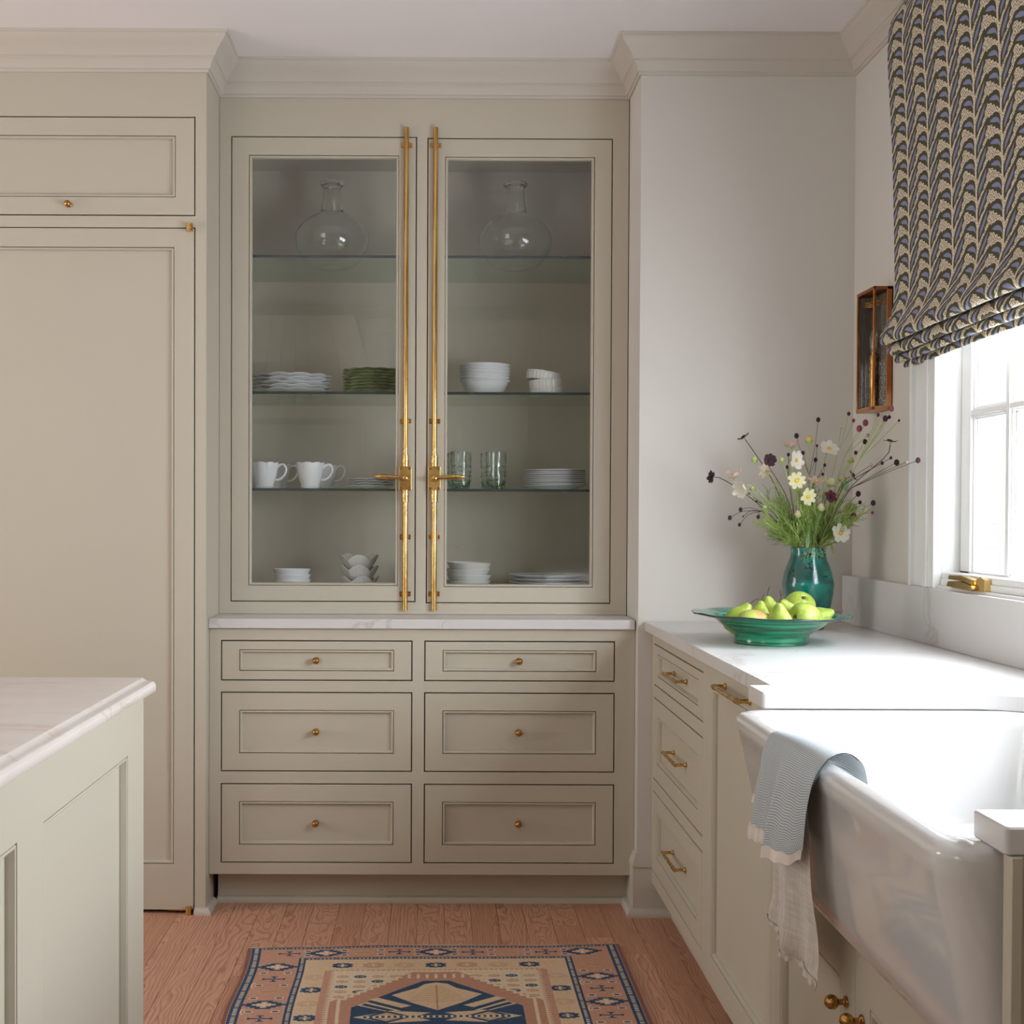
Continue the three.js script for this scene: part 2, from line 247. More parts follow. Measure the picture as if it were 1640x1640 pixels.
// ------------------------------------------------------------------ the window over the sink
const win = new THREE.Group(); win.name = 'window_1'; win.userData.kind = 'structure'; scene.add(win);
{
  const { z0, z1, y0, y1 } = WIN;
  const side = (zo, zi) => { const s = Math.sign(zi - zo), B = (a, b, x, y = y1 + 0.16) => box(x, RIGHT + 0.002, y0, y, Math.min(zo + s * a, zo + s * b), Math.max(zo + s * a, zo + s * b), 0.002); return [B(0, 0.012, 1.264), B(0.010, 0.024, 1.2585), B(0.02, 0.086, 1.271), B(0.084, 0.108, 1.266), B(0.104, 0.128, 1.260), B(0.124, 0.163, 1.2655)]; };
  part(win, 'casing', [...side(z0 - 0.163, z0), ...side(z1 + 0.163, z1), box(1.266, RIGHT + 0.002, y1, y1 + 0.16, z0 - 0.16, z1 + 0.16, 0.002)], M.windowWhite);
  part(win, 'jamb', [box(1.2672, 1.283, y0, y1, z0 - 0.035, z0 + 0.0006), box(1.28, 1.40, y0, y1, z0 - 0.05, z0 - 0.006), box(1.2885, 1.34, y0, y1, z0 - 0.02, z0 + 0.001), box(1.2672, 1.40, y0, y1, z1 - 0.0006, z1 + 0.05), box(1.2675, 1.40, y1 - 0.012, y1 + 0.02, z0, z1)], M.windowWhite);
  part(win, 'stool', [box(1.276, 1.40, y0 - 0.001, 1.0665, z0, z1), box(1.286, 1.34, 1.0665, 1.084, z0, z1, 0.002), box(1.289, 1.34, 1.083, 1.1005, z0, z1, 0.003)], M.windowWhite);
  const SW = 0.975, cols = 4, rows = 3, gy0 = 1.105, gy1 = 2.305;
  for (let i = 0; i < 2; i++) {
    const a = 0.702 + i * 0.985, b = a + SW, gz0 = a + 0.06, gz1 = b - 0.06, mu = 0.046, pw = (gz1 - gz0 - (cols - 1) * mu) / cols, mv = 0.03, ph = (gy1 - gy0 - (rows - 1) * mv) / rows;
    const sash = part(win, 'sash', [box(1.333, 1.372, 1.098, gy0, a, b), box(1.333, 1.372, gy1, 2.362, a, b), box(1.333, 1.372, 1.098, 2.362, a, gz0 - 0.006), box(1.340, 1.372, 1.098, 2.362, gz0 - 0.007, gz0), box(1.333, 1.372, 1.098, 2.362, gz1 + 0.006, b), box(1.340, 1.372, 1.098, 2.362, gz1, gz1 + 0.007)], M.windowWhite);
    for (let k = 1; k < cols; k++) { const c = gz0 + k * pw + (k - 1) * mu; part(sash, 'muntin', [box(1.331, 1.338, gy0, gy1, c + 0.014, c + mu - 0.014), box(1.337, 1.360, gy0, gy1, c + 0.007, c + mu - 0.007), box(1.344, 1.352, gy0, gy1, c, c + mu)], M.windowWhite); }
    for (let k = 1; k < rows; k++) { const c = gy0 + k * ph + (k - 1) * mv; part(sash, 'muntin', [box(1.332, 1.339, c + 0.008, c + mv - 0.008, gz0, gz1), box(1.338, 1.360, c + 0.003, c + mv - 0.003, gz0, gz1), box(1.344, 1.352, c - 0.001, c + mv + 0.001, gz0, gz1)], M.windowWhite); }
    for (let k = 0; k < cols; k++) for (let j = 0; j < rows; j++) { const c = gz0 + k * (pw + mu), y = gy0 + j * (ph + mv); part(sash, 'glass_pane', box(1.347, 1.349, y, y + ph, c, c + pw, 0), M.pane); }
  }
  // the folding crank of the casement
  const plateAt = (pts, d, x0) => { const s = new THREE.Shape(pts.map(([z, y]) => new THREE.Vector2(z, y))); return board(s, d, 0.001).rotateY(FACE_LEFT).translate(x0, 0, 0); };
  part(win, 'crank', [
    plateAt([[0.93, 1.066], [0.985, 1.0665], [0.985, 1.094], [0.958, 1.100], [0.942, 1.096]], 0.016, 1.272),
    plateAt([[0.795, 1.087], [0.80, 1.098], [0.872, 1.0995], [0.932, 1.092], [0.932, 1.080], [0.868, 1.088]], 0.020, 1.264),
    plateAt([[0.79, 1.070], [0.80, 1.083], [0.866, 1.086], [0.93, 1.080], [0.943, 1.070], [0.93, 1.066]], 0.024, 1.262)], M.brass, 'brass folding crank');
}
// the second window
const win2 = new THREE.Group(); win2.name = 'window_2'; win2.userData.kind = 'structure'; scene.add(win2);
{
  part(win2, 'casing', [box(-3.44, -3.3, 0.78, 2.52, NEAR - 0.025, NEAR), box(-1.8, -1.66, 0.78, 2.52, NEAR - 0.025, NEAR), box(-3.44, -1.66, 2.4, 2.54, NEAR - 0.025, NEAR), box(-3.44, -1.66, 0.8, 0.9, NEAR - 0.04, NEAR)], M.windowWhite);
  const sash = part(win2, 'sash', [box(-3.3, -3.24, 0.9, 2.4, NEAR + 0.04, NEAR + 0.08), box(-1.86, -1.8, 0.9, 2.4, NEAR + 0.04, NEAR + 0.08), box(-3.3, -1.8, 0.9, 0.96, NEAR + 0.04, NEAR + 0.08), box(-3.3, -1.8, 2.34, 2.4, NEAR + 0.04, NEAR + 0.08), box(-2.57, -2.53, 0.9, 2.4, NEAR + 0.04, NEAR + 0.08), box(-3.3, -1.8, 1.63, 1.67, NEAR + 0.04, NEAR + 0.08)], M.windowWhite);
  for (const x of [-3.24, -2.53]) for (const y of [0.96, 1.67]) part(sash, 'glass_pane', box(x, x + 0.67, y, y + 0.67, NEAR + 0.055, NEAR + 0.059, 0), M.pane);
}
// the glazed garden door, across the room
const garden = new THREE.Group(); garden.name = 'door_1'; garden.userData.kind = 'structure'; scene.add(garden);
{
  const B = (y0, y1, z0, z1) => box(LEFT - 0.07, LEFT - 0.03, y0, y1, z0, z1), frame = part(garden, 'door_frame', [B(0.36, 0.45, 0.44, 1.56), B(2.27, 2.34, 0.44, 1.56), B(0.36, 2.34, 0.44, 0.52), B(0.36, 2.34, 1.48, 1.56), B(0.36, 2.34, 0.985, 1.015), B(1.05, 1.08, 0.44, 1.56), B(1.66, 1.69, 0.44, 1.56)], M.windowWhite);
  for (const z of [0.52, 1.015]) for (const [a, b] of [[0.45, 1.05], [1.08, 1.66], [1.69, 2.27]]) part(frame, 'glass_pane', box(LEFT - 0.052, LEFT - 0.048, a, b, z, z + 0.465, 0), M.pane);
}

// ------------------------------------------------------------------ cabinetry
const GAP = 0.0019;                                                       // half of the gap round an inset front
const beadProfile = [[0.0018, -0.0125], [0.0018, -0.0026], [0.0030, -0.0008], [0.0050, -0.0003], [0.0070, -0.0010], [0.0085, -0.0032], [0.0095, -0.0070], [0.0098, -0.0105], [0.0098, -0.0140]];
// a framed front with a beaded, sunk panel; its lower left corner lies at the origin and its face at z = 0
function framedFront(w, h, { l, r = l, t, b, thick = 0.021, glazed = false }) {
  const pw = w - l - r, ph = h - t - b;
  const frame = faceFrame(0, 0, w, h, [[l, b, w - r, h - t]], thick);
  const bead = rectMoulding(pw, ph, glazed ? [...beadProfile.slice(0, 7), [0.0097, -0.012], [0.0097, -0.019]] : beadProfile).translate(l, b, 0);
  const panel = glazed ? box(l + 0.001, w - r - 0.001, b + 0.001, h - t - 0.001, -0.0145, -0.0115, 0) : box(l + 0.001, w - r - 0.001, b + 0.001, h - t - 0.001, -0.019, -0.0122, 0);
  return { frame, bead, panel };
}
// adds such a front to a thing: the frame is the part; bead and panel (or pane) are its sub-parts
function addFront(t, name, w, h, how, at, angle = 0, label) {
  const f = framedFront(w, h, how);
  turnY([f.frame, f.bead, f.panel], angle, at);
  const front = part(t, name, f.frame, M.paint, label);
  part(front, 'bead', f.bead, M.paint); part(front, how.glazed ? 'glass_pane' : 'panel', f.panel, how.glazed ? M.pane : M.paint);
  return front;
}
function roundKnob(r, reach) {                                            // a ball knob that points along +z
  const p = [[0, 0], [r * 0.82, 0], [r * 0.86, 0.0012], [r * 0.78, 0.0028], [r * 0.46, 0.0042], [r * 0.38, 0.0065], [r * 0.42, reach - r * 1.75]];
  for (let i = 1; i <= 12; i++) { const a = Math.PI * (0.14 + 0.86 * i / 12); p.push([Math.max(0.00001, Math.sin(a) * r), reach - r - Math.cos(a) * r]); }
  return turned(p, 24).rotateX(Math.PI / 2);
}
const addKnob = (front, r, reach, at, angle = 0) => part(front, 'knob', turnY([roundKnob(r, reach)], angle, at), M.oldBrass, 'round brass knob');

{ // ---- the tall panelled refrigerator cabinet
  const Z = 0.004, t = thing('refrigerator_cabinet', 'tall greige panelled refrigerator cabinet with lift-up top door and brass hinges', 'cabinet', [-1.14, 0, -0.3]);
  const x0 = -1.57, x1 = NICHE_L, dx0 = -1.534, dx1 = -0.747;
  { const o = new THREE.Shape([[x0, 0.001], [dx0 - GAP, 0.001], [dx0 - GAP, 2.1218 + GAP], [dx1 + GAP, 2.1218 + GAP], [dx1 + GAP, 0.001], [x1, 0.001], [x1, 2.62], [x0, 2.62]].map((p) => new THREE.Vector2(...p)));
    o.holes.push(rectShape(dx0 - GAP, 2.1611 - GAP, dx1 + GAP, 2.4621 + GAP, THREE.Path)); part(t, 'face_frame', board(o, 0.02).translate(0, 0, Z), M.paint); }
  part(t, 'side_panel', box(x1 - 0.02, x1, 0, 2.62, BACK, Z - 0.021, 0), M.paint);
  part(t, 'side_panel', box(x0, x0 + 0.02, 0, 2.62, BACK, Z - 0.021, 0), M.paint);
  part(t, 'carcass', box(x0 + 0.021, x1 - 0.021, 0.03, 2.6, BACK + 0.01, Z - 0.042, 0), M.plywood);
  const W = dx1 - dx0;
  const flip = addFront(t, 'lift_up_door', W - 2 * GAP, 0.301 - 2 * GAP, { l: 0.0572, t: 0.0545, b: 0.0540 }, [dx0 + GAP, 2.1611 + GAP, Z]);
  addKnob(flip, 0.0108, 0.027, [-1.1345, 2.1925, Z]);
  addFront(t, 'door', W - 2 * GAP, 2.1218 - 0.0135, { l: 0.0610, t: 0.0575, b: 0.142 }, [dx0 + GAP, 0.0123, Z]);
  for (const y of [2.1218, 0.0115]) part(t, 'hinge', [rod([-0.7615, y - 0.0115, Z + 0.009], [-0.7615, y - 0.0012, Z + 0.009], 0.0105, 20), rod([-0.7615, y + 0.0006, Z + 0.009], [-0.7615, y + 0.0125, Z + 0.009], 0.0105, 20), rod([-0.7615, y - 0.010, Z + 0.009], [-0.7615, y + 0.010, Z + 0.009], 0.008, 16), ...(y < 1 ? [box(-0.83, -0.765, y - 0.0015, y + 0.0008, Z - 0.02, Z + 0.001, 0)] : [])], M.brass, 'brass pivot hinge');
  part(t, 'shoe_moulding', pathMoulding([[-0.7445, Z], [x1, Z], [x1, -0.1052]], shoeProfile.map(([u, y]) => [u, y * 0.95])), M.trim);
}
{ // ---- the base cabinet with six drawers
  const Z = -0.051, x0 = NICHE_L + 0.0008, x1 = NICHE_R - 0.0008;
  const t = thing('drawer_base_cabinet', 'low greige cabinet of six beaded drawers with round brass knobs below the display cabinet', 'cabinet', [-0.04, 0, -0.3]);
  const cols = [[-0.6721, -0.0740], [-0.0332, 0.5623]], rows = [[0.7200, 0.8440], [0.4338, 0.6812], [0.1455, 0.3930]];
  const holes = []; for (const [a, b] of cols) for (const [c, d] of rows) holes.push([a - GAP, c - GAP, b + GAP, d + GAP]);
  part(t, 'face_frame', faceFrame(x0, 0.108, x1, 0.8835, holes, 0.022).translate(0, 0, Z), M.paint);
  part(t, 'carcass', box(x0 + 0.002, x1 - 0.002, 0.109, 0.883, BACK + 0.01, Z - 0.0425, 0), M.plywood);
  part(t, 'toe_board', box(x0 + 0.016, x1 - 0.006, 0.0, 0.1085, -0.14, -0.1245, 0), M.paint);
  part(t, 'shoe_moulding', pathMoulding([[x0 + 0.016, -0.1245], [x1 - 0.01, -0.1245]], shoeProfile.map(([u, y]) => [u, y * 0.95])), M.paint);
  for (const [a, b] of cols) rows.forEach(([c, d], k) => {
    const f = addFront(t, 'drawer', b - a - 2 * GAP, d - c - 2 * GAP, { l: 0.0542, t: k ? 0.0535 : 0.0262, b: k ? 0.0535 : 0.0272 }, [a + GAP, c + GAP, Z]);
    addKnob(f, 0.0112, 0.030, [(a + b) / 2 - 0.002, (c + d) / 2, Z - 0.0105]);
  });
}
single('hutch_countertop', 'pale marble slab between the six-drawer cabinet and the glass display cabinet', 'countertop', box(NICHE_L + 0.0008, NICHE_R - 0.004, 0.884, 0.9143, -0.76, -0.0345, 0.002), M.marble, [-0.04, 0.884, -0.4]);
{ // ---- the glazed display cabinet
  const Z = HUTCH, x0 = NICHE_L + 0.0008, x1 = NICHE_R - 0.0026, y0 = 0.9150, y1 = 2.62, T = 0.022;
  const t = thing('display_cabinet', 'tall greige display cabinet with two glazed doors, long brass bolts and crockery inside', 'cabinet', [-0.04, 0.915, -0.48]);
  const D = [[-0.6712, 0.9562, 0.603, 1.5163], [-0.0306, 0.9530, 0.6018, 1.5163]];   // x, y, width, height of the doors
  part(t, 'face_frame', faceFrame(x0, y0, x1, y1, D.map(([x, y, w, h]) => [x - GAP, y - GAP, x + w + GAP, y + h + GAP]), T).translate(0, 0, Z), M.paint);
  part(t, 'interior', [box(x0, x0 + 0.018, y0, y1, BACK + 0.04, Z - T, 0), box(x1 - 0.018, x1, y0, y1, BACK + 0.04, Z - T, 0), box(x0, x1, y0, 0.965, BACK + 0.04, Z - T - 0.002, 0), box(x0, x1, 2.50, 2.52, BACK + 0.04, Z - T, 0), box(x0, x1, y0, y1, BACK + 0.02, BACK + 0.041, 0)], M.paint);
  const stop = part(t, 'door_stop', box(-0.079, -0.02, 0.965, 2.5, Z - T - 0.018, Z - T, 0), M.paint); stop.userData = {};
  const doors = D.map(([x, y, w, h]) => addFront(t, 'glass_door', w - 2 * GAP, h - 2 * GAP, { l: 0.0545, t: 0.0570, b: 0.0495, glazed: true }, [x + GAP, y + GAP, Z]));
  [[-0.1004, -1], [-0.0056, 1]].forEach(([x, way], i) => {               // the bolts, with their lever handles
    const zc = Z + 0.0125, yc = 1.360;
    const bolt = part(t, 'cremone_bolt', [rod([x, 1.4587, zc], [x, 2.5005, zc], 0.0079, 20), rod([x, 0.9285, zc], [x, 1.2574, zc], 0.0090, 20), rod([x, 1.434, zc], [x, 1.4592, zc], 0.0086, 20), rod([x, 1.257, zc], [x, 1.285, zc], 0.0086, 20), ball(x, 1.4646, zc + 0.0068, 0.0022), ball(x, 1.2515, zc + 0.0078, 0.0022)], M.brass, 'long brass bolt with a lever');
    part(bolt, 'sleeve', rod([x, 1.3985, zc], [x, 1.4345, zc], 0.0122, 24), M.brass); part(bolt, 'sleeve', rod([x, 1.283, zc], [x, 1.3215, zc], 0.0122, 24), M.brass);
    const plate = box(x - 0.0202, x + 0.0202, yc - 0.0392, yc + 0.0392, Z - 0.0005, Z + 0.0165, 0.0018);
    part(bolt, 'lock_box', plate, M.brass);
    for (const sx of [-1, 1]) for (const sy of [-1, 1]) part(bolt, 'screw', [rod([x + sx * 0.0137, yc + sy * 0.0322, Z + 0.0155], [x + sx * 0.0137, yc + sy * 0.0322, Z + 0.0178], 0.0044, 14)], M.oldBrass);
    for (const y of [2.4461, 1.5475, 1.1684, 0.982]) {
      part(bolt, 'guide', [box(x - 0.0185, x + 0.0185, y - 0.0078, y + 0.0078, Z - 0.0005, Z + 0.0028, 0.0012), box(x - 0.0108, x + 0.0108, y - 0.0078, y + 0.0078, Z, Z + 0.0075, 0.001), rod([x - 0.0145, y, Z], [x - 0.0145, y, Z + 0.0042], 0.0040, 12), rod([x + 0.0145, y, Z], [x + 0.0145, y, Z + 0.0042], 0.0040, 12)], M.oldBrass);
    }
    const lv = [[0.00001, -0.009], [0.005, -0.0085], [0.0062, 0.004], [0.0068, 0.03], [0.0082, 0.055], [0.0085, 0.072], [0.0076, 0.088], [0.0052, 0.097], [0.0022, 0.1006], [0.00001, 0.1012]];
    const grip = turned(lv, 20).rotateZ(-way * Math.PI / 2).rotateZ(way * 0.045).translate(x, yc + 0.001, Z + 0.040);
    part(bolt, 'lever', [grip, rod([x, yc, Z + 0.014], [x, yc, Z + 0.048], 0.0088, 24), rod([x, yc, Z + 0.0165], [x, yc, Z + 0.0195], 0.0135, 24), ball(x, yc, Z + 0.048, 0.0088, 1, 1, 0.35)], M.brass);
  });
  }
[[2.0980, 'highest'], [1.6480, 'middle'], [1.3278, 'lowest']].forEach(([y, which]) => {   // the glass shelves
  const a = NICHE_L + 0.021, b = NICHE_R - 0.023, t = thing('glass_shelf', which + ' of the three green-edged glass shelves in the display cabinet', 'shelf', [-0.04, y - 0.009, -0.5], 'glass shelves in the display cabinet');
  part(t, 'glass_sheet', box(a, b, y - 0.0088, y, -0.72, -0.2762, 0), M.shelfGlass);
  part(t, 'polished_edge', box(a, b, y - 0.0088, y, -0.2760, -0.2735, 0.0006), M.shelfEdge, 'dark green front edge');
  for (const x of [a + 0.006, b - 0.006]) for (const z of [-0.70, -0.31]) part(t, 'shelf_support', rod([x, y - 0.0155, z], [x, y - 0.0090, z], 0.005, 10), M.plywood);
});

// bar handles: posts at z1 and z2 along the run, on a face at x, standing out by `reach`
function barHandle(front, xf, reach, y, za, zb, r, grooved) {
  const xb = xf - reach, g = [rod([xb, y, za - r * 0.9], [xb, y, zb + r * 0.9], r, 14)];
  for (const z of [za, zb]) g.push(rod([xf, y, z], [xf - 0.0025, y, z], r * 1.45, 16), rod([xf, y, z], [xb, y, z], r * 0.82, 14), rod([xf - 0.002, y, z], [xf - 0.006, y, z], r * 1.3, 14, r * 0.8));
  if (grooved) for (const k of [0.04, 0.93]) g.push(rod([xb, y, lerp(za, zb, k)], [xb, y, lerp(za, zb, k + 0.03)], r * 1.16, 16));
  else g.push(rod([xb, y, lerp(za, zb, 0.86)], [xb, y, lerp(za, zb, 0.89)], r * 1.12, 14));
  part(front, 'handle', g, M.brass, 'brass bar handle');
}
const RUN = 0.6727;                                                       // the face of the cabinets under the window
{ // ---- the three-drawer cabinet by the corner
  const t = thing('drawer_cabinet', 'greige cabinet of three deep drawers with brass bar handles, in the corner under the window', 'cabinet', [0.98, 0, 0.4]);
  const rows = [[0.7230, 0.8475], [0.4340, 0.6825], [0.1475, 0.3935]], z0 = 0.0295, z1 = 0.7425;
  part(t, 'face_frame', turnY([faceFrame(0.0016, 0.1055, 0.7885, 0.8835, rows.map(([a, b]) => [z0 - GAP, a - GAP, z1 + GAP, b + GAP]), 0.022)], FACE_LEFT, [RUN, 0, 0]), M.paint);
  part(t, 'carcass', box(RUN + 0.043, 1.285, 0.106, 0.883, 0.002, 0.787, 0), M.plywood);
  part(t, 'side_panel', box(RUN + 0.0221, RUN + 0.043, 0.1055, 0.883, 0.7675, 0.7885, 0), M.paint);
  part(t, 'toe_board', box(0.7485, 0.764, 0, 0.1054, 0.002, 0.769, 0), M.paint);
  part(t, 'shoe_moulding', pathMoulding([[0.7485, 0.018], [0.7485, 0.771]], shoeProfile), M.paint);
  rows.forEach(([a, b], k) => {
    const f = addFront(t, 'drawer', z1 - z0 - 2 * GAP, b - a - 2 * GAP, { l: 0.0585, r: 0.056, t: k ? 0.0510 : 0.0235, b: k ? 0.0515 : 0.0285 }, [RUN, a + GAP, z0 + GAP], FACE_LEFT);
    barHandle(f, RUN + 0.0105, 0.030, [0.7895, 0.5625, 0.2755][k], 0.303, 0.481, 0.0052, false);
  });
}
{ // ---- the panelled dishwasher
  const t = thing('dishwasher', 'dishwasher behind a tall greige panel with a grooved brass bar handle at its top', 'dishwasher', [0.98, 0, 1.1]);
  part(t, 'body', box(RUN + 0.05, 1.25, 0.10, 0.875, 0.80, 1.39, 0), M.plywood);
  part(t, 'base', box(RUN + 0.11, 1.2, 0, 0.0999, 0.83, 1.37, 0), M.plywood);
  const f = addFront(t, 'door', 0.605, 0.777, { l: 0.0565, t: 0.0535, b: 0.0705 }, [RUN - 0.001, 0.1, 0.7935], FACE_LEFT);
  barHandle(f, RUN - 0.001, 0.028, 0.8465, 0.993, 1.2242, 0.0062, true);
}
{ // ---- the sink cabinet, which stands proud of its neighbours
  const X = 0.628, t = thing('sink_cabinet', 'greige cabinet with two panelled doors and round brass knobs beneath the white sink', 'cabinet', [0.95, 0, 2.06]);
  const T = 0.6135, d = [[1.5655, 2.0300], [2.0330, 2.5560]];
  part(t, 'side_panel', box(X, 1.25, 0.0, 0.8835, 1.545, 1.5640, 0.0012), M.paint);
  part(t, 'side_panel', [box(0.6165, 1.25, 0.0, 0.8835, 2.5640, 2.5785, 0.0012), box(0.6062, 0.618, 0.0, 0.8835, 2.5640, 2.5850, 0.0012)], M.paint);
  part(t, 'filler', box(RUN + 0.001, 0.70, 0, 0.8835, 1.4015, 1.544, 0), M.paint);
  part(t, 'carcass', box(X + 0.045, 1.24, 0.1, 0.595, 1.566, 2.563, 0), M.plywood);
  part(t, 'toe_board', box(X + 0.075, X + 0.09, 0, 0.1, 1.5645, 2.5635, 0), M.paint);
  d.forEach(([a, b], k) => { const f = addFront(t, 'door', b - a, T - 0.105, { l: 0.062, r: 0.066, t: 0.083, b: 0.085 }, [X, 0.105, a], FACE_LEFT); addKnob(f, 0.0112, 0.034, [X, 0.502, k ? 2.0655 : 1.9940], FACE_LEFT); });
}
{ // ---- what runs on beneath the counter, nearer than the picture shows
  const t = thing('base_cabinet', 'greige base cabinet beyond the sink at the edge of the picture', 'cabinet', [0.98, 0, 3.4]);
  part(t, 'carcass', box(RUN, 1.285, 0.105, 0.8835, 2.60, 4.28), M.paint); part(t, 'toe_board', box(0.7485, 1.28, 0, 0.105, 2.60, 4.28, 0), M.paint);
}
{ // ---- the counter, with the cut-out for the sink
  const s = new THREE.Shape(), e = 0.007, P = (x, z) => [x, -z];
  s.moveTo(...P(1.2885, 0.0015)); s.lineTo(...P(0.648, 0.0015)); s.lineTo(...P(0.648, 1.4640)); s.lineTo(...P(0.6055 + e, 1.4650)); s.quadraticCurveTo(...P(0.6055, 1.4650), ...P(0.6055, 1.4650 + e)); s.lineTo(...P(0.6055, 1.576 - e)); s.quadraticCurveTo(...P(0.6055, 1.576), ...P(0.6055 + e, 1.576));
  s.lineTo(...P(0.985, 1.576)); s.bezierCurveTo(...P(1.055, 1.576), ...P(1.12, 1.62), ...P(1.12, 1.70)); s.lineTo(...P(1.12, 2.37)); s.bezierCurveTo(...P(1.12, 2.45), ...P(1.06, 2.496), ...P(0.985, 2.496)); s.lineTo(...P(0.6015 + e, 2.496)); s.quadraticCurveTo(...P(0.6015, 2.496), ...P(0.6015, 2.496 + e)); s.lineTo(...P(0.6015, 2.579 - e)); s.quadraticCurveTo(...P(0.6015, 2.579), ...P(0.6015 + e, 2.579)); s.lineTo(...P(0.648, 2.579)); s.lineTo(...P(0.648, 4.3)); s.lineTo(...P(1.2885, 4.3)); s.closePath();
  const g = board(s, 0.0302, 0.0022, 12).translate(0, 0, 0.0302).rotateX(-Math.PI / 2).translate(0, 0.8840, 0);
  single('sink_countertop', 'white marble counter with a curved cut-out round the sink, under the window', 'countertop', metreUV(g), M.marble, [0.97, 0.884, 1.5]);
}
single('marble_backsplash', 'upright white marble strip along the back of the counter below the window', 'backsplash', box(1.2588, 1.2895, 0.9145, 1.0593, 0.0015, 4.3, 0.0012), M.marble, [1.27, 0.9145, 1.5]);
{ // ---- the apron-front sink
  const loop = (x0, x1, z0, z1, r, y, bow = 0) => { const p = [], c = [[x1 - r, z1 - r, 0], [x0 + r, z1 - r, 1], [x0 + r, z0 + r, 2], [x1 - r, z0 + r, 3]];
    for (const [cx, cz, q] of c) for (let i = 0; i <= 8; i++) { const a = Math.PI / 2 * (q + i / 8); p.push(V3(cx + Math.cos(a) * r, y, cz + Math.sin(a) * r)); } return p; };
  const R = [], out = (k, y, x0) => R.push(loop(x0, 1.155 - k, 1.569 + k, 2.552 - k * 0.6, 0.046, y));
  R.push(loop(0.625, 1.12, 1.615, 2.525, 0.03, 0.617)); out(0.026, 0.6185, 0.606); out(0.022, 0.626, 0.5995);
  for (let i = 1; i <= 6; i++) { const y = lerp(0.626, 0.845, i / 6); out(lerp(0.022, 0.004, i / 6), y, lerp(0.5995, 0.5535, i / 6)); }
  out(0.0, 0.860, 0.5485); out(-0.001, 0.868, 0.5475); out(0.0015, 0.8765, 0.5505); out(0.006, 0.8822, 0.557); out(0.012, 0.8838, 0.564);
  const inn = (k, y, r) => R.push(loop(0.5765 + k, 1.105 - k, 1.604 + k, 2.515 - k, r, y));
  inn(0.0, 0.8836, 0.075); inn(0.005, 0.8795, 0.075); inn(0.0095, 0.872, 0.075); inn(0.013, 0.855, 0.075); inn(0.03, 0.72, 0.075); inn(0.036, 0.69, 0.075); inn(0.048, 0.667, 0.08); inn(0.072, 0.655, 0.08); inn(0.12, 0.652, 0.07);
  const t = thing('farmhouse_sink', 'wide glossy white apron-front sink set in the marble counter, a towel over its rim', 'sink', [0.85, 0.617, 2.067]);
  part(t, 'basin', rings(R, { caps: [true, true], crease: 1.2 }), M.ceramic);
  part(t, 'drain', turned([[0.0001, 0.654], [0.03, 0.654], [0.042, 0.6555], [0.043, 0.6525]], 24).translate(0.86, 0, 2.06), M.brass);
}
{ // ---- the island
  const X = -0.585, z0 = 1.378, z1 = 3.62, x0 = -1.78, H = 0.8835;
  const t = thing('island_cabinet', 'pale green-grey kitchen island cabinet with tall recessed side panels, cut by the picture edge', 'island', [-1.18, 0, 2.5]);
  const holes = [[1.5062, 2.0212], [2.1407, 2.656], [2.7755, 3.29]].map(([a, b]) => [z1 - b, 0.125, z1 - a, 0.7798]);
  part(t, 'side_frame', turnY([faceFrame(0, 0, z1 - z0, H, holes, 0.02)], FACE_RIGHT, [X, 0, z1]), M.paint);
  for (const h of holes) { const w = h[2] - h[0], hh = h[3] - h[1]; part(t, 'bead', turnY([rectMoulding(w, hh, beadProfile.map(([u, z]) => [u, z * 1.25])).translate(h[0], h[1], 0)], FACE_RIGHT, [X, 0, z1]), M.paint); part(t, 'panel', turnY([box(h[0] - 0.004, h[2] + 0.004, h[1] - 0.004, h[3] + 0.004, -0.026, -0.0145, 0)], FACE_RIGHT, [X, 0, z1]), M.paint); }
  part(t, 'end_panel', box(x0, X - 0.0205, 0, H, z0 + 0.0005, z0 + 0.02, 0.001), M.paint);
  part(t, 'carcass', box(x0, X - 0.028, 0.0, H, z0 + 0.021, z1, 0), M.paint);
  const e = [[0.0012, 0.0], [0, 0.002], [0, 0.0125], [0.0012, 0.0165], [0.0042, 0.0200], [0.0085, 0.0216], [0.0125, 0.0226], [0.0165, 0.0246], [0.0195, 0.0272], [0.0212, 0.0292], [0.0225, 0.0300], [0.0245, 0.0302]];
  const g = rings(e.map(([k, y]) => [V3(-1.81 + k, 0.884 + y, 1.3655 + k), V3(-1.81 + k, 0.884 + y, 3.66 - k), V3(-0.563 - k, 0.884 + y, 3.66 - k), V3(-0.563 - k, 0.884 + y, 1.3655 + k)]), { caps: [true, true], crease: 0.7 });
  single('island_countertop', 'veined cream marble slab with a moulded edge on the kitchen island', 'countertop', metreUV(g), M.marbleIsland, [-1.18, 0.884, 2.5]);
}

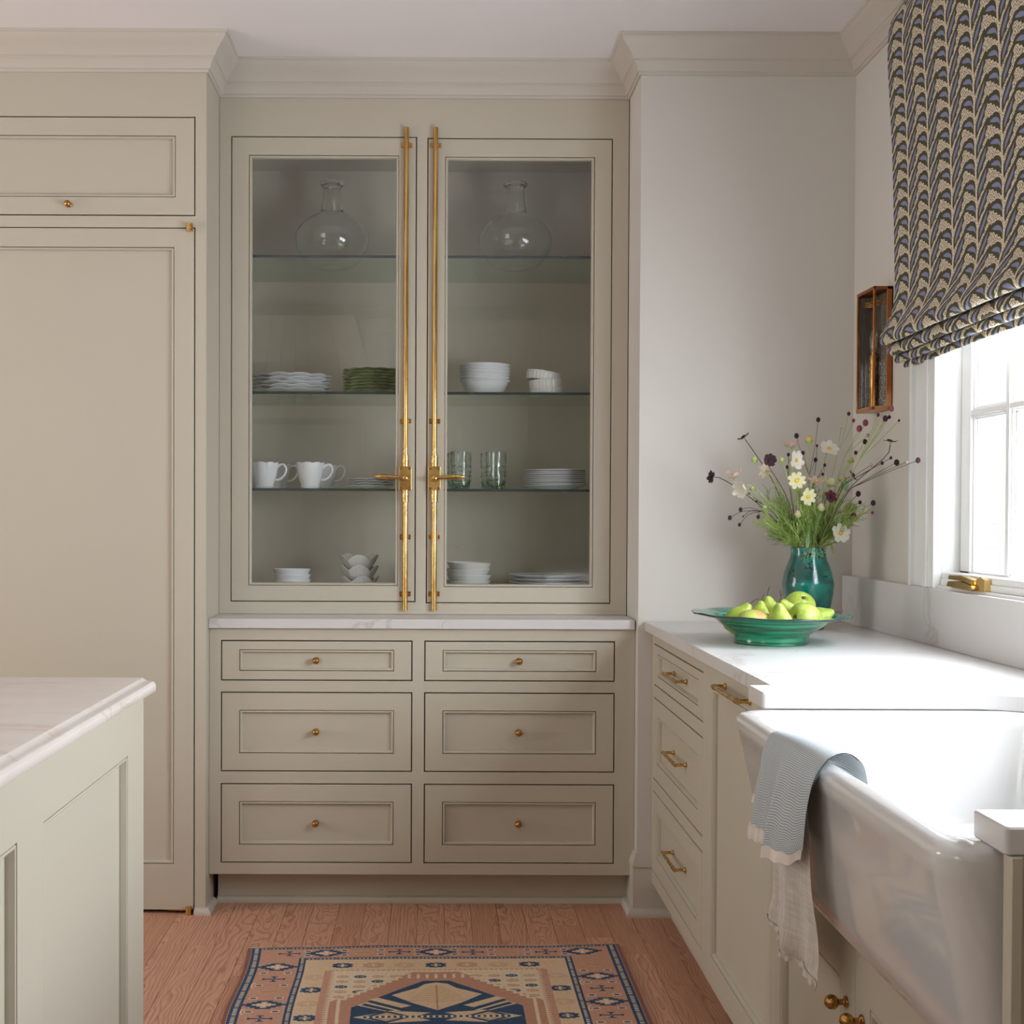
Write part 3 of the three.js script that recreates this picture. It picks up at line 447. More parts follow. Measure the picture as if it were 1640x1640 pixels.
// ------------------------------------------------------------------ the roman blind
const blindPrint = canvasTexture(1080, 784, (g, W, H) => {                // two stems, four leaf periods: 270 x 196 mm
  const r = mulberry(91), cw = W / 2, ch = H / 4, wrap = (f) => { for (const dx of [-W, 0, W]) for (const dy of [-H, 0, H]) { g.save(); g.translate(dx, dy); f(); g.restore(); } };
  g.fillStyle = '#e3d3ba'; g.fillRect(0, 0, W, H);
  g.fillStyle = '#23221d';
  for (let row = 0; row < 44; row++) for (let c = 0; c < 34; c++) {
    const x = (c + 0.5 + (row % 2) * 0.5 + (r() - 0.5) * 0.45) * W / 34, y = (row + 0.5 + (r() - 0.5) * 0.45) * H / 44, a = (r() - 0.5) * 0.9, sx = 7.2 + r() * 3.0, sy = 4.6 + r() * 1.6;
    wrap(() => { g.translate(x, y); g.rotate(a); g.beginPath(); g.ellipse(0, 0, sx, sy, 0, 0, 7); g.fill(); });
  }
  const trace = (pts, sx, sy) => { const c = new THREE.CatmullRomCurve3(pts.map(([a, b]) => V3(sx + a * cw, sy - b * ch, 0)), true, 'centripetal').getPoints(90); g.beginPath(); c.forEach((p, i) => (i ? g.lineTo(p.x, p.y) : g.moveTo(p.x, p.y))); g.closePath(); };
  const leafL = [[-0.025, -0.44], [-0.08, -0.40], [-0.13, -0.27], [-0.20, -0.24], [-0.23, -0.10], [-0.31, -0.07], [-0.34, 0.06], [-0.43, 0.10], [-0.53, 0.24], [-0.49, 0.38], [-0.39, 0.52], [-0.31, 0.50], [-0.25, 0.55], [-0.14, 0.48], [-0.06, 0.34], [-0.02, 0.05], [-0.015, -0.25]];
  const blueL = [[-0.055, -0.16], [-0.13, 0.00], [-0.26, 0.10], [-0.41, 0.26], [-0.29, 0.33], [-0.16, 0.26], [-0.08, 0.10]];
  const leafR = [[0.03, -0.72], [0.03, -0.40], [0.05, -0.10], [0.13, 0.16], [0.20, 0.40], [0.31, 0.60], [0.42, 0.80], [0.52, 0.92], [0.55, 0.76], [0.48, 0.60], [0.50, 0.42], [0.41, 0.22], [0.41, 0.04], [0.31, -0.14], [0.29, -0.30], [0.19, -0.42], [0.13, -0.56]];
  const blueR = [[0.10, -0.44], [0.12, -0.14], [0.22, 0.14], [0.33, 0.40], [0.42, 0.58], [0.37, 0.28], [0.28, 0.00], [0.19, -0.22]];
  for (let s = 0; s < 2; s++) for (let k = 0; k < 4; k++) {
    const sx = (s + 0.5) * cw, sy = (k + 0.5 + s * 0.35) * ch;
    wrap(() => { g.fillStyle = g.strokeStyle = '#e3d3ba'; g.lineWidth = 14; for (const L of [leafL, leafR]) { trace(L, sx, sy); g.stroke(); } });
  }
  for (let s = 0; s < 2; s++) for (let k = 0; k < 4; k++) {
    const sx = (s + 0.5) * cw, sy = (k + 0.5 + s * 0.35) * ch;
    wrap(() => { g.fillStyle = '#47452d'; for (const L of [leafL, leafR]) { trace(L, sx, sy); g.fill(); } g.fillStyle = '#878bae'; trace(blueL, sx, sy); g.fill(); trace(blueR, sx, sy); g.fill(); });
  }
  for (let s = 0; s < 2; s++) wrap(() => { g.strokeStyle = '#e4d2b8'; g.lineWidth = 24; g.lineJoin = 'round'; g.beginPath(); for (let k = -1; k <= 33; k++) { const x = (s + 0.5) * cw + Math.sin((k / 8 - s * 0.35) * Math.PI * 2) * 7, y = k / 32 * H; if (k < 0) g.moveTo(x, y); else g.lineTo(x, y); } g.stroke(); });
});
{
  const mat = new THREE.MeshPhysicalMaterial({ map: repeat(blindPrint, 1 / 0.27, 1 / 0.196), roughness: 0.95, transmission: 0.10, thickness: 0, side: THREE.DoubleSide });
  const prof = [[1.266, 2.655], [1.252, 2.629], [1.231, 2.595], [1.216, 2.565], [1.2105, 2.528], [1.209, 2.478], [1.214, 2.378], [1.2215, 2.261], [1.228, 2.094], [1.233, 1.926], [1.2345, 1.835], [1.228, 1.797], [1.212, 1.757], [1.199, 1.733], [1.1955, 1.720], [1.198, 1.709], [1.206, 1.7035], [1.217, 1.708], [1.228, 1.726], [1.237, 1.75], [1.241, 1.757], [1.240, 1.745],
    [1.229, 1.712], [1.2195, 1.697], [1.2175, 1.687], [1.221, 1.678], [1.228, 1.675], [1.236, 1.683], [1.244, 1.705], [1.249, 1.72], [1.250, 1.71], [1.243, 1.684], [1.2365, 1.671], [1.2365, 1.661], [1.242, 1.6555], [1.249, 1.658], [1.257, 1.675], [1.262, 1.692], [1.263, 1.68], [1.2605, 1.659], [1.259, 1.650], [1.262, 1.6445], [1.267, 1.645], [1.271, 1.655], [1.2725, 1.70]];
  const c = new THREE.CatmullRomCurve3(prof.map(([x, y]) => V3(x, y, 0)), false, 'centripetal'), N = 190, pts = c.getPoints(N * 2).filter((_, i) => i % 2 === 0), z0 = 0.500, z1 = 2.861, K = 66;
  const arc = [0]; for (let i = 1; i < pts.length; i++) arc.push(arc[i - 1] + pts[i].distanceTo(pts[i - 1]));
  const pos = [], uv = [], idx = [];
  for (let k = 0; k <= K; k++) for (let i = 0; i < pts.length; i++) {
    const z = lerp(z0, z1, k / K), low = smooth(2.2, 1.72, pts[i].y), w = fbm(nA, z * 3.1 + 4, i * 0.012, 2) - 0.5;
    pos.push(pts[i].x + 0.012 * w * low, pts[i].y + low * (0.012 * smooth(0.5, 1.3, z) + 0.010 * (fbm(nB, z * 2.4 + 2, 1.5, 2) - 0.5)), z + (k === 0 ? 0.003 * (fbm(nC, 3, i * 0.05, 2) - 0.5) : 0)); uv.push(z, -arc[i]);
  }
  const n = pts.length; for (let k = 0; k < K; k++) for (let i = 0; i + 1 < n; i++) { const a = k * n + i, b = a + n; idx.push(a, a + 1, b, b, a + 1, b + 1); }
  const g = new THREE.BufferGeometry(); g.setAttribute('position', new THREE.Float32BufferAttribute(pos, 3)); g.setAttribute('uv', new THREE.Float32BufferAttribute(uv, 2)); g.setIndex(idx); g.computeVertexNormals();
  const t = thing('roman_blind', 'roman blind in cream cotton printed with climbing olive and blue leaves, gathered in folds', 'blind', [1.25, 1.64, 1.68]);
  part(t, 'fabric', g, mat);
  part(t, 'lining', box(1.2555, 1.2575, 1.715, 2.60, 0.506, 2.855, 0), new THREE.MeshStandardMaterial({ color: lin(0.7, 0.68, 0.64), roughness: 1 }), 'plain cotton lining');
  part(t, 'head_rail', box(1.262, 1.2895, 2.575, 2.66, 0.51, 2.851), M.windowWhite);
}
// ------------------------------------------------------------------ the wall lamp
{
  const x0 = 1.2335, x1 = 1.2885, z0 = 0.194, z1 = 0.337, y0 = 1.5435, y1 = 1.8925, f = 0.0062;
  const t = thing('wall_sconce', 'antique brass box sconce with a clear bulb on a candle tube and glass rods behind', 'wall lamp', [1.2885, 1.72, 0.265]);
  part(t, 'frame', [box(x0, x0 + f, y0, y1, z0, z0 + f), box(x0, x0 + f, y0, y1, z1 - f, z1), box(x0, x0 + f, y0, y0 + 0.011, z0, z1), box(x0, x0 + f, y1 - 0.009, y1, z0, z1), box(x1 - 0.0165, x1, y0, y1, z1 - f, z1), box(x1 - 0.0165, x1, y0, y1, z0, z0 + f), box(x0, x1, y0, y0 + 0.011, z1 - f, z1), box(x0, x1, y1 - 0.009, y1, z1 - f, z1), box(x0, x1, y0, y0 + 0.011, z0, z0 + f), box(x0, x1, y1 - 0.009, y1, z0, z0 + f), box(x0 + f, x1, y0, y0 + 0.006, z0 + f, z1 - f), box(x0 + f, x1, y1 - 0.005, y1, z0 + f, z1 - f)], M.copper);
  part(t, 'backplate', box(x1 - 0.004, x1, y0, y1, z0, z1), new THREE.MeshStandardMaterial({ color: lin(0.05, 0.038, 0.024), metalness: 0.5, roughness: 0.35 }), 'dark bronze backplate');
  part(t, 'backplate', box(x0 + f, x1 - 0.004, y0 + 0.006, y1 - 0.005, z0 + 0.001, z0 + 0.0045), new THREE.MeshStandardMaterial({ color: lin(0.05, 0.038, 0.024), metalness: 0.5, roughness: 0.35 }));
  const bend = new THREE.CatmullRomCurve3([V3(x0 + 0.009, 0, z0 + 0.013), V3(x0 + 0.026, 0, z0 + 0.017), V3(x1 - 0.018, 0, z0 + 0.034), V3(x1 - 0.0115, 0, z0 + 0.07), V3(x1 - 0.0115, 0, z1 - 0.014)]), rails = [];
  for (let i = 0; i <= 13; i++) { const p = bend.getPointAt(i / 13); part(t, 'glass_rod', rod([p.x, y0 + 0.010, p.z], [p.x, y1 - 0.014, p.z], 0.0047, 10), M.clearGlass); rails.push(V3(p.x + 0.003, y1 - 0.040, p.z - 0.003)); }
  part(t, 'top_rail', [0, 0.006, 0.012].map((d) => tube(rails.map((p) => V3(p.x, p.y + d, p.z)), 0.0036, 30, 6)), M.oldBrass);
  part(t, 'candle_tube', [rod([1.262, y0 + 0.004, 0.262], [1.262, 1.7045, 0.262], 0.0122, 24), rod([1.262, 1.704, 0.262], [1.262, 1.7075, 0.262], 0.0095, 24), rod([1.262, 1.7075, 0.262], [1.262, 1.7150, 0.262], 0.0088, 24)], M.oldBrass, 'golden candle tube');
  const b = part(t, 'bulb', turned([[0.0085, 1.7145], [0.0098, 1.721], [0.0122, 1.730], [0.0126, 1.76], [0.0120, 1.771], [0.0085, 1.7775], [0.0001, 1.780], [0.0001, 1.7790], [0.008, 1.7765], [0.0112, 1.7705], [0.0117, 1.76], [0.0113, 1.731], [0.009, 1.722], [0.0078, 1.7145]], 24).translate(1.262, 0, 0.262), M.clearGlass);
  part(b, 'filament', [0, 1, 2, 3].map((k) => rod([1.262 + Math.cos(k * 1.57) * 0.0045, 1.728, 0.262 + Math.sin(k * 1.57) * 0.0045], [1.262 + Math.cos(k * 1.57 + 1) * 0.0045, 1.760, 0.262 + Math.sin(k * 1.57 + 1) * 0.0045], 0.0011, 8)), new THREE.MeshStandardMaterial({ color: lin(0.9, 0.62, 0.12), roughness: 0.5 }), 'yellow filament');
}

// ------------------------------------------------------------------ the bowl of pears
{
  const glaze = texture(512, 256, (u, v) => { const s = fbm(nA, u * 6, v * 46, 4, 6, 46), b = fbm(nB, u * 10, v * 5, 3, 10, 5), k = smooth(0.32, 0.7, s * 0.75 + b * 0.25); return mix3([2, 84, 56], [34, 158, 112], k); });
  const flange = texture(512, 256, (u, v) => { const s = fbm(nB, u * 36, v * 10, 4, 36, 10), k = smooth(0.3, 0.72, s); return mix3([4, 92, 78], [70, 172, 146], k); });
  const mo = new THREE.MeshPhysicalMaterial({ map: glaze, roughness: 0.14, clearcoat: 0.6, clearcoatRoughness: 0.05 }), mi = new THREE.MeshPhysicalMaterial({ map: flange, roughness: 0.14, clearcoat: 0.6, clearcoatRoughness: 0.05, bumpMap: flange, bumpScale: 0.0025 });
  const c = [0.8655, 0.9144, 0.660], wave = (a, i, p) => { const k = smooth(0.15, 0.2, p[0]); return [1 + k * (0.010 * Math.sin(a * 9) + 0.006 * Math.sin(a * 23 + 1)), k * (0.0012 * Math.sin(a * 9 + 0.6) + 0.0028 * Math.cos(a - 4.7))]; };
  const t = thing('fruit_bowl', 'glazed green pottery bowl with a wide embossed rim holding pears on the marble counter', 'bowl', c);
  const at = (g) => g.translate(...c);
  part(t, 'outside', at(turned([[0.0001, 0.003], [0.082, 0.003], [0.085, 0], [0.0925, 0], [0.0945, 0.003], [0.0938, 0.010], [0.0935, 0.019], [0.0965, 0.0245], [0.104, 0.0305], [0.118, 0.040], [0.131, 0.0505], [0.141, 0.0605], [0.147, 0.0645], [0.158, 0.0668], [0.178, 0.0690], [0.1965, 0.0712], [0.1995, 0.0728]], 96, wave)), mo);
  part(t, 'inside', at(turned([[0.1995, 0.0755], [0.197, 0.0768], [0.180, 0.0742], [0.160, 0.0718], [0.149, 0.0694], [0.142, 0.0658], [0.130, 0.0555], [0.115, 0.0435], [0.100, 0.0330], [0.088, 0.0200], [0.070, 0.0125], [0.0001, 0.0105]], 96, wave)), mi);
  part(t, 'rim', at(turned([[0.1985, 0.0722], [0.2008, 0.0736], [0.2010, 0.0750], [0.1990, 0.0766]], 96, wave)), new THREE.MeshPhysicalMaterial({ color: lin(0.02, 0.03, 0.035), roughness: 0.1 }), 'dark worn rim');
  // pears
  const skin = texture(512, 512, (u, v) => { const a = fbm(nA, u * 7, v * 7, 3, 7, 7), d = fbm(nC, u * 90, v * 90, 2, 90, 90), b = fbm(nB, u * 3 + 4, v * 3, 3, 3, 3); let c = mix3([146, 168, 62], [184, 196, 104], smooth(0.3, 0.7, a)); c = mix3(c, [196, 170, 84], 0.5 * smooth(0.55, 0.75, b)); return mix3(c, [96, 112, 44], 0.55 * smooth(0.66, 0.8, d)); });
  const blush = texture(512, 512, (u, v) => { const a = fbm(nA, u * 7 + 3, v * 7, 3, 7, 7), d = fbm(nC, u * 90, v * 90, 2, 90, 90); return mix3(mix3([170, 182, 88], [206, 150, 92], smooth(0.42, 0.7, a)), [112, 104, 48], 0.5 * smooth(0.66, 0.8, d)); });
  const MP = new THREE.MeshPhysicalMaterial({ map: skin, roughness: 0.38, specularIntensity: 0.7 }), MB = new THREE.MeshPhysicalMaterial({ map: blush, roughness: 0.38, specularIntensity: 0.7 }), MS = new THREE.MeshStandardMaterial({ color: lin(0.09, 0.055, 0.035), roughness: 0.8 });
  const prof = [[0.0001, -0.029], [0.004, -0.0305], [0.009, -0.0335], [0.018, -0.0325], [0.027, -0.026], [0.0335, -0.014], [0.0352, 0.0], [0.0335, 0.013], [0.0285, 0.025], [0.0220, 0.0355], [0.0165, 0.0440], [0.0128, 0.0515], [0.0092, 0.0572], [0.0045, 0.0602], [0.0001, 0.0600]];
  const c2 = new THREE.CatmullRomCurve3(prof.map(([x, y]) => V3(x, y, 0)), false, 'centripetal'), body = (seed) => turned(c2.getPoints(34).map((p) => [Math.max(p.x, 0.0001), p.y]), 30, (a, i, p) => [1 + 0.03 * Math.sin(a * 2 + seed) + 0.02 * Math.sin(a * 3 + seed * 2), 0]);
  const pears = [
    [0.780, 0.967, 0.645, [0.55, 0.80, 0.05], 0.95, MP, 1, 'green pear lying at the outer rim of the bowl, its stem pointing up'],
    [0.801, 0.972, 0.703, [0.95, 0.20, 0.05], 0.95, MB, 0, 'blushed yellow-green pear lying on its side at the front of the bowl'],
    [0.834, 0.974, 0.660, [0.15, 0.95, -0.2], 0.82, MP, 1, 'small pear with a long thin stem behind the blushed pear'],
    [0.8825, 0.974, 0.590, [-0.12, 0.95, -0.15], 0.95, MP, 1, 'upright pear at the back of the bowl with a dark bent stem'],
    [0.870, 0.963, 0.722, [-0.05, 0.98, 0.1], 1.0, MP, 1, 'upright pear standing at the front middle of the bowl'],
    [0.9185, 0.982, 0.650, [-0.50, 0.85, 0.1], 0.85, MP, 1, 'tilted pear in the middle of the pile, its stem crossing another'],
    [0.9545, 1.003, 0.597, [-0.15, -0.75, -0.7], 1.12, MP, 0, 'largest pear, on top of the pile with its round end up'],
    [0.935, 0.985, 0.716, [0.82, -0.10, -0.45], 1.08, MP, 0, 'big pear lying in front, showing the dark eye at its base'],
    [0.973, 0.980, 0.685, [0.78, 0.35, 0.1], 0.80, MP, 1, 'smallest pear, half hidden beside the vase end of the bowl']];
  pears.forEach(([x, y, z, ax, s, mat, stem, label], i) => {
    const q = new THREE.Quaternion().setFromUnitVectors(V3(0, 1, 0), V3(...ax).normalize()), o = thing('pear', label, 'pear', [x, y - 0.03 * s, z], 'pears in the green bowl'), put = (g) => g.scale(s, s, s).applyQuaternion(q).translate(x, y, z);
    part(o, 'flesh', put(body(i * 1.7)), mat);
    if (stem) part(o, 'stem', put(tube([[0, 0.056, 0], [0.0015, 0.066, 0.001], [0.005, 0.076, 0.001], [0.011, 0.086, 0]], 0.0018, 10, 8)), MS);
    part(o, 'calyx', put(turned([[0.0001, -0.0302], [0.0034, -0.0312], [0.0044, -0.0332], [0.0024, -0.0334], [0.0001, -0.0318]], 10)), MS);
  });
}
// ------------------------------------------------------------------ the vase
const VASE = [1.0805, 0.9144, 0.25];
{
  const teal = texture(512, 512, (u, v) => { const a = fbm(nA, u * 5, v * 9, 4, 5, 9), s = nC(u * 60, v * 60, 60, 60), s2 = nB(u * 26, v * 30, 26, 30); let c = mix3([3, 78, 70], [8, 122, 110], smooth(0.3, 0.7, a)); return mix3(c, [5, 20, 24], smooth(0.80, 0.86, s) * smooth(0.42, 0.55, s2)); });
  const p = [[0.0001, 0.002], [0.040, 0.002], [0.0435, 0], [0.0455, 0.003], [0.0515, 0.022], [0.0590, 0.048], [0.0668, 0.078], [0.0718, 0.105], [0.0736, 0.125], [0.0735, 0.1345], [0.0729, 0.1365], [0.0712, 0.150], [0.0672, 0.168], [0.0610, 0.1845], [0.0545, 0.1985], [0.0508, 0.211], [0.0497, 0.222], [0.0502, 0.2315], [0.0508, 0.2352], [0.0494, 0.2362], [0.0478, 0.2345], [0.0472, 0.222], [0.0490, 0.205], [0.0600, 0.175], [0.0640, 0.120], [0.04, 0.02], [0.0001, 0.01]];
  single('vase', 'teal pottery vase with dark speckles, filled with wild garden flowers in the counter corner', 'vase', turned(p, 64).translate(...VASE), new THREE.MeshPhysicalMaterial({ map: teal, roughness: 0.16, clearcoat: 0.7, clearcoatRoughness: 0.08 }), VASE);
}
// ------------------------------------------------------------------ the flowers
{
  const r = mulberry(505), MOUTH = V3(1.0805, 1.146, 0.25);
  const stemGreen = new THREE.MeshStandardMaterial({ color: lin(0.36, 0.48, 0.12), roughness: 0.6 }), stemDark = new THREE.MeshStandardMaterial({ color: lin(0.07, 0.045, 0.035), roughness: 0.7 }), stemRed = new THREE.MeshStandardMaterial({ color: lin(0.20, 0.10, 0.08), roughness: 0.7 });
  const leafMat = (a, b, c) => new THREE.MeshPhysicalMaterial({ color: lin(a, b, c), roughness: 0.8, transmission: 0.3, thickness: 0, side: THREE.DoubleSide });
  const white = leafMat(0.84, 0.80, 0.70), cream = leafMat(0.82, 0.78, 0.48), blushed = leafMat(0.74, 0.58, 0.48), maroon = leafMat(0.045, 0.008, 0.014), wine = leafMat(0.14, 0.012, 0.035), yellow = new THREE.MeshStandardMaterial({ color: lin(0.78, 0.46, 0.02), roughness: 0.8 }), black = new THREE.MeshStandardMaterial({ color: lin(0.02, 0.010, 0.012), roughness: 0.8 }), pink = new THREE.MeshStandardMaterial({ color: lin(0.30, 0.06, 0.10), roughness: 0.8 }), palePink = new THREE.MeshStandardMaterial({ color: lin(0.52, 0.32, 0.32), roughness: 0.8 }), plum = new THREE.MeshStandardMaterial({ color: lin(0.055, 0.015, 0.03), roughness: 0.8 }), bud = new THREE.MeshStandardMaterial({ color: lin(0.48, 0.58, 0.16), roughness: 0.7 }), frond = leafMat(0.46, 0.62, 0.12), frond2 = leafMat(0.26, 0.42, 0.08), mint = leafMat(0.34, 0.52, 0.30);
  function petal(L, W, cup, tip = 0.1) {                                   // lies along +z, the flower's face is +y
    const nu = 5, nv = 6, pos = [], uv = [], idx = [];
    for (let j = 0; j <= nv; j++) for (let i = 0; i <= nu; i++) { const t = j / nv, s = i / nu * 2 - 1, w = W / 2 * Math.pow(Math.sin(Math.PI * (0.10 + 0.78 * t)), 0.75), l = t * L * (1 - tip * (t > 0.7 ? (t - 0.7) / 0.3 : 0) * (0.5 + 0.5 * Math.cos(s * Math.PI * 2.6))); pos.push(s * w, cup * t * t * L + 0.06 * W * Math.cos(s * 5) * t, l); uv.push(i / nu, t); }
    for (let j = 0; j < nv; j++) for (let i = 0; i < nu; i++) { const a = j * (nu + 1) + i, b = a + nu + 1; idx.push(a, b, a + 1, b, b + 1, a + 1); }
    const g = new THREE.BufferGeometry(); g.setAttribute('position', new THREE.Float32BufferAttribute(pos, 3)); g.setAttribute('uv', new THREE.Float32BufferAttribute(uv, 2)); g.setIndex(idx); g.computeVertexNormals(); return g;
  }
  const lip = (a) => V3(MOUTH.x + Math.cos(a) * 0.036 * r(), MOUTH.y - 0.10, MOUTH.z + Math.sin(a) * 0.036 * r());
  // from inside the vase, over its lip, to the head
  function stemCurve(head, bend = 0.25, end = null) { const dx = head.x - MOUTH.x, dz = head.z - MOUTH.z, k = 0.034 / Math.max(0.06, Math.hypot(dx, dz)), kk = Math.min(k, 0.6); const a = lip(r() * 6.3), m = V3(MOUTH.x + dx * kk, MOUTH.y, MOUTH.z + dz * kk), q = V3(lerp(m.x, head.x, 0.5 - bend * 0.5), lerp(m.y, head.y, 0.5 + bend * 0.35), lerp(m.z, head.z, 0.5)); const pts = [a, m, q]; if (end) pts.push(end); pts.push(head); return pts; }
  const petals = { white: [petal(0.0305, 0.0205, 0.10), petal(0.029, 0.019, 0.26)], small: [petal(0.0275, 0.0150, 0.10), petal(0.0262, 0.0142, 0.22)], dark: [petal(0.0205, 0.0150, 0.15), petal(0.0195, 0.0145, 0.3)], cupped: [petal(0.029, 0.020, 0.75), petal(0.028, 0.019, 0.55)] };
  function daisy(name, label, head, face, kind, n, mat, discMat, group, stemMat = stemGreen) {
    const h = V3(...head), f = V3(...face).normalize(), o = thing(name, label, 'flower', [MOUTH.x, MOUTH.y - 0.1, MOUTH.z], group), q = new THREE.Quaternion().setFromUnitVectors(V3(0, 1, 0), f), base = origin.get(o);
    part(o, 'stem', new THREE.TubeGeometry(curveOf(stemCurve(h.clone().addScaledVector(f, -0.003), 0.2, h.clone().addScaledVector(f, -0.028))), 20, 0.0013, 6), stemMat);
    const spin = r() * 6.28;
    for (let i = 0; i < n; i++) { const m = meshOf(petals[kind][i % 2], mat); m.name = 'petal'; m.quaternion.copy(q).multiply(new THREE.Quaternion().setFromAxisAngle(V3(0, 1, 0), spin + i / n * Math.PI * 2 + (r() - 0.5) * 0.15)); m.position.copy(h).sub(base).addScaledVector(f, (i % 2) * 0.0008); o.add(m); }
    if (discMat) part(o, 'disc', new THREE.SphereGeometry(0.0062, 14, 8).scale(1, 0.55, 1).applyQuaternion(q).translate(h.x + f.x * 0.002, h.y + f.y * 0.002, h.z + f.z * 0.002), discMat);
    part(o, 'calyx', new THREE.ConeGeometry(0.0052, 0.009, 10).rotateX(Math.PI).applyQuaternion(q).translate(h.x - f.x * 0.0045, h.y - f.y * 0.0045, h.z - f.z * 0.0045), stemGreen);
  }
  const G1 = 'white cosmos in the teal vase', G2 = 'dark cosmos in the teal vase';
  daisy('cosmos', 'large white cosmos at the top of the bouquet, petals spread upward', [1.138, 1.437, 0.25], [0.1, 0.62, 0.75], 'white', 8, white, yellow, G1);
  daisy('cosmos', 'white cosmos high in the bouquet in front of a faded flower, turned sideways', [1.034, 1.402, 0.28], [0.55, 0.05, 0.8], 'white', 8, white, yellow, G1);
  daisy('cosmos', 'pale yellow cosmos facing the room in the middle of the bouquet', [1.022, 1.342, 0.33], [-0.1, 0.15, 1], 'small', 8, cream, yellow, G1);
  daisy('cosmos', 'cream cosmos just below the pale yellow one, tilted down', [1.054, 1.297, 0.33], [0.35, -0.15, 1], 'small', 8, cream, yellow, G1);
  daisy('cosmos', 'white cosmos hanging lowest of all, over the lip of the vase', [1.153, 1.193, 0.31], [0.25, 0.2, 1], 'white', 8, white, yellow, G1);
  daisy('cosmos', 'white cosmos seen from the side, reaching out toward the display cabinet', [0.878, 1.322, 0.30], [-0.8, -0.35, 0.45], 'cupped', 8, white, null, G1);
  daisy('cosmos', 'faded pinkish cosmos behind the sideways white one', [1.044, 1.443, 0.20], [-0.2, 0.9, 0.2], 'cupped', 7, blushed, yellow, G1);
  daisy('cosmos', 'blush cosmos half closed beside the outermost white one', [0.861, 1.352, 0.26], [-0.3, 0.85, 0.1], 'cupped', 6, blushed, null, G1);
  daisy('cosmos', 'peach cosmos with an orange eye, seen edge-on amid the bouquet', [1.094, 1.342, 0.27], [0.1, 0.9, 0.45], 'small', 8, blushed, yellow, G1);
  daisy('cosmos', 'cream cosmos with narrow raised petals next to the peach one', [1.137, 1.331, 0.25], [0.5, 0.8, 0.1], 'cupped', 6, cream, null, G1);
  daisy('cosmos', 'faded cosmos showing its green back near the deep maroon flower', [0.965, 1.374, 0.22], [-0.4, 0.2, -0.85], 'small', 8, blushed, null, G1);
  daisy('chocolate_cosmos', 'velvety deep maroon cosmos fully open toward the room', [0.953, 1.401, 0.30], [0.05, 0.1, 1], 'dark', 8, maroon, black, G2, stemRed);
  daisy('chocolate_cosmos', 'wine-red cosmos half open beside the window', [1.196, 1.358, 0.28], [0.75, 0.5, 0.35], 'dark', 8, wine, black, G2, stemRed);
  daisy('chocolate_cosmos', 'dried black cosmos head at the end of the longest level stem', [0.806, 1.355, 0.22], [-0.9, 0.1, 0.3], 'dark', 7, maroon, black, G2, stemDark);
  daisy('chocolate_cosmos', 'small black cosmos bud at the tip of a straight slanting dark stem', [0.908, 1.473, 0.18], [-0.6, 0.8, 0.1], 'dark', 5, maroon, black, G2, stemDark);
  daisy('chocolate_cosmos', 'black cosmos seen edge-on in front of the wall beneath the sconce', [1.226, 1.443, 0.50], [0.1, 0.95, 0.1], 'dark', 7, maroon, black, G2, stemDark);
  daisy('chocolate_cosmos', 'plum cosmos cluster low on the window side of the bouquet', [1.127, 1.297, 0.30], [0.2, 0.3, 0.9], 'dark', 6, wine, black, G2, stemRed);
  // great burnet: fine forking stems with dark bobbles
  const bobble = (p, s, mat) => { const g = new THREE.IcosahedronGeometry(1, 3), P = g.attributes.position, v = V3(); for (let i = 0; i < P.count; i++) { v.fromBufferAttribute(P, i); const k = 1 + 0.10 * Math.sin(v.x * 17) * Math.sin(v.y * 19 + 1) * Math.sin(v.z * 16); P.setXYZ(i, v.x * k, v.y * k, v.z * k); } g.computeVertexNormals(); return g.scale(s * 0.85, s * 1.1, s * 0.85).translate(p.x, p.y, p.z); };
  function burnet(label, fork, heads, stemMat) {
    const f = V3(...fork), o = thing('burnet_spray', label, 'flower', [MOUTH.x, MOUTH.y - 0.1, MOUTH.z], 'burnet sprays in the teal vase'), g = [new THREE.TubeGeometry(curveOf(stemCurve(f, 0.1)), 22, 0.0011, 5)];
    for (const [x, y, z, s] of heads) { const h = V3(x, y, z), q = V3(lerp(f.x, x, 0.6), lerp(f.y, y, 0.45) + 0.008, lerp(f.z, z, 0.5)); g.push(new THREE.TubeGeometry(curveOf([f, q, h]), 10, 0.0008, 5)); }
    part(o, 'stem', g, stemMat);
    for (const [x, y, z, s, m] of heads) part(o, 'seed_head', bobble(V3(x, y, z), s, m), m);
  }
  burnet('burnet spray with the highest bobble straight above the vase', [1.085, 1.36, 0.235], [[1.115, 1.523, 0.22, 0.0068, black], [1.052, 1.476, 0.22, 0.0074, black], [1.071, 1.426, 0.22, 0.0062, plum], [1.108, 1.406, 0.22, 0.0064, black]], stemRed);
  burnet('burnet spray with three round black bobbles below the large white cosmos', [1.095, 1.33, 0.24], [[1.129, 1.390, 0.24, 0.0048, black], [1.117, 1.363, 0.26, 0.0044, black], [1.115, 1.448, 0.21, 0.0040, black]], stemDark);
  burnet('burnet spray drooping low on the cabinet side of the bouquet', [0.945, 1.255, 0.25], [[0.883, 1.260, 0.25, 0.0062, plum], [0.852, 1.236, 0.25, 0.0066, plum], [0.880, 1.216, 0.25, 0.0052, plum], [0.929, 1.239, 0.27, 0.0058, plum], [0.890, 1.240, 0.25, 0.0026, plum]], stemDark);
  burnet('burnet spray with two tiny dots below the outermost white cosmos', [0.985, 1.25, 0.23], [[0.936, 1.284, 0.22, 0.0034, black], [0.914, 1.306, 0.22, 0.0036, black]], stemDark);
  burnet('burnet spray with two black dots in front of the sideways white cosmos', [1.03, 1.33, 0.23], [[1.023, 1.420, 0.24, 0.0050, black], [1.020, 1.384, 0.24, 0.0052, black]], stemDark);
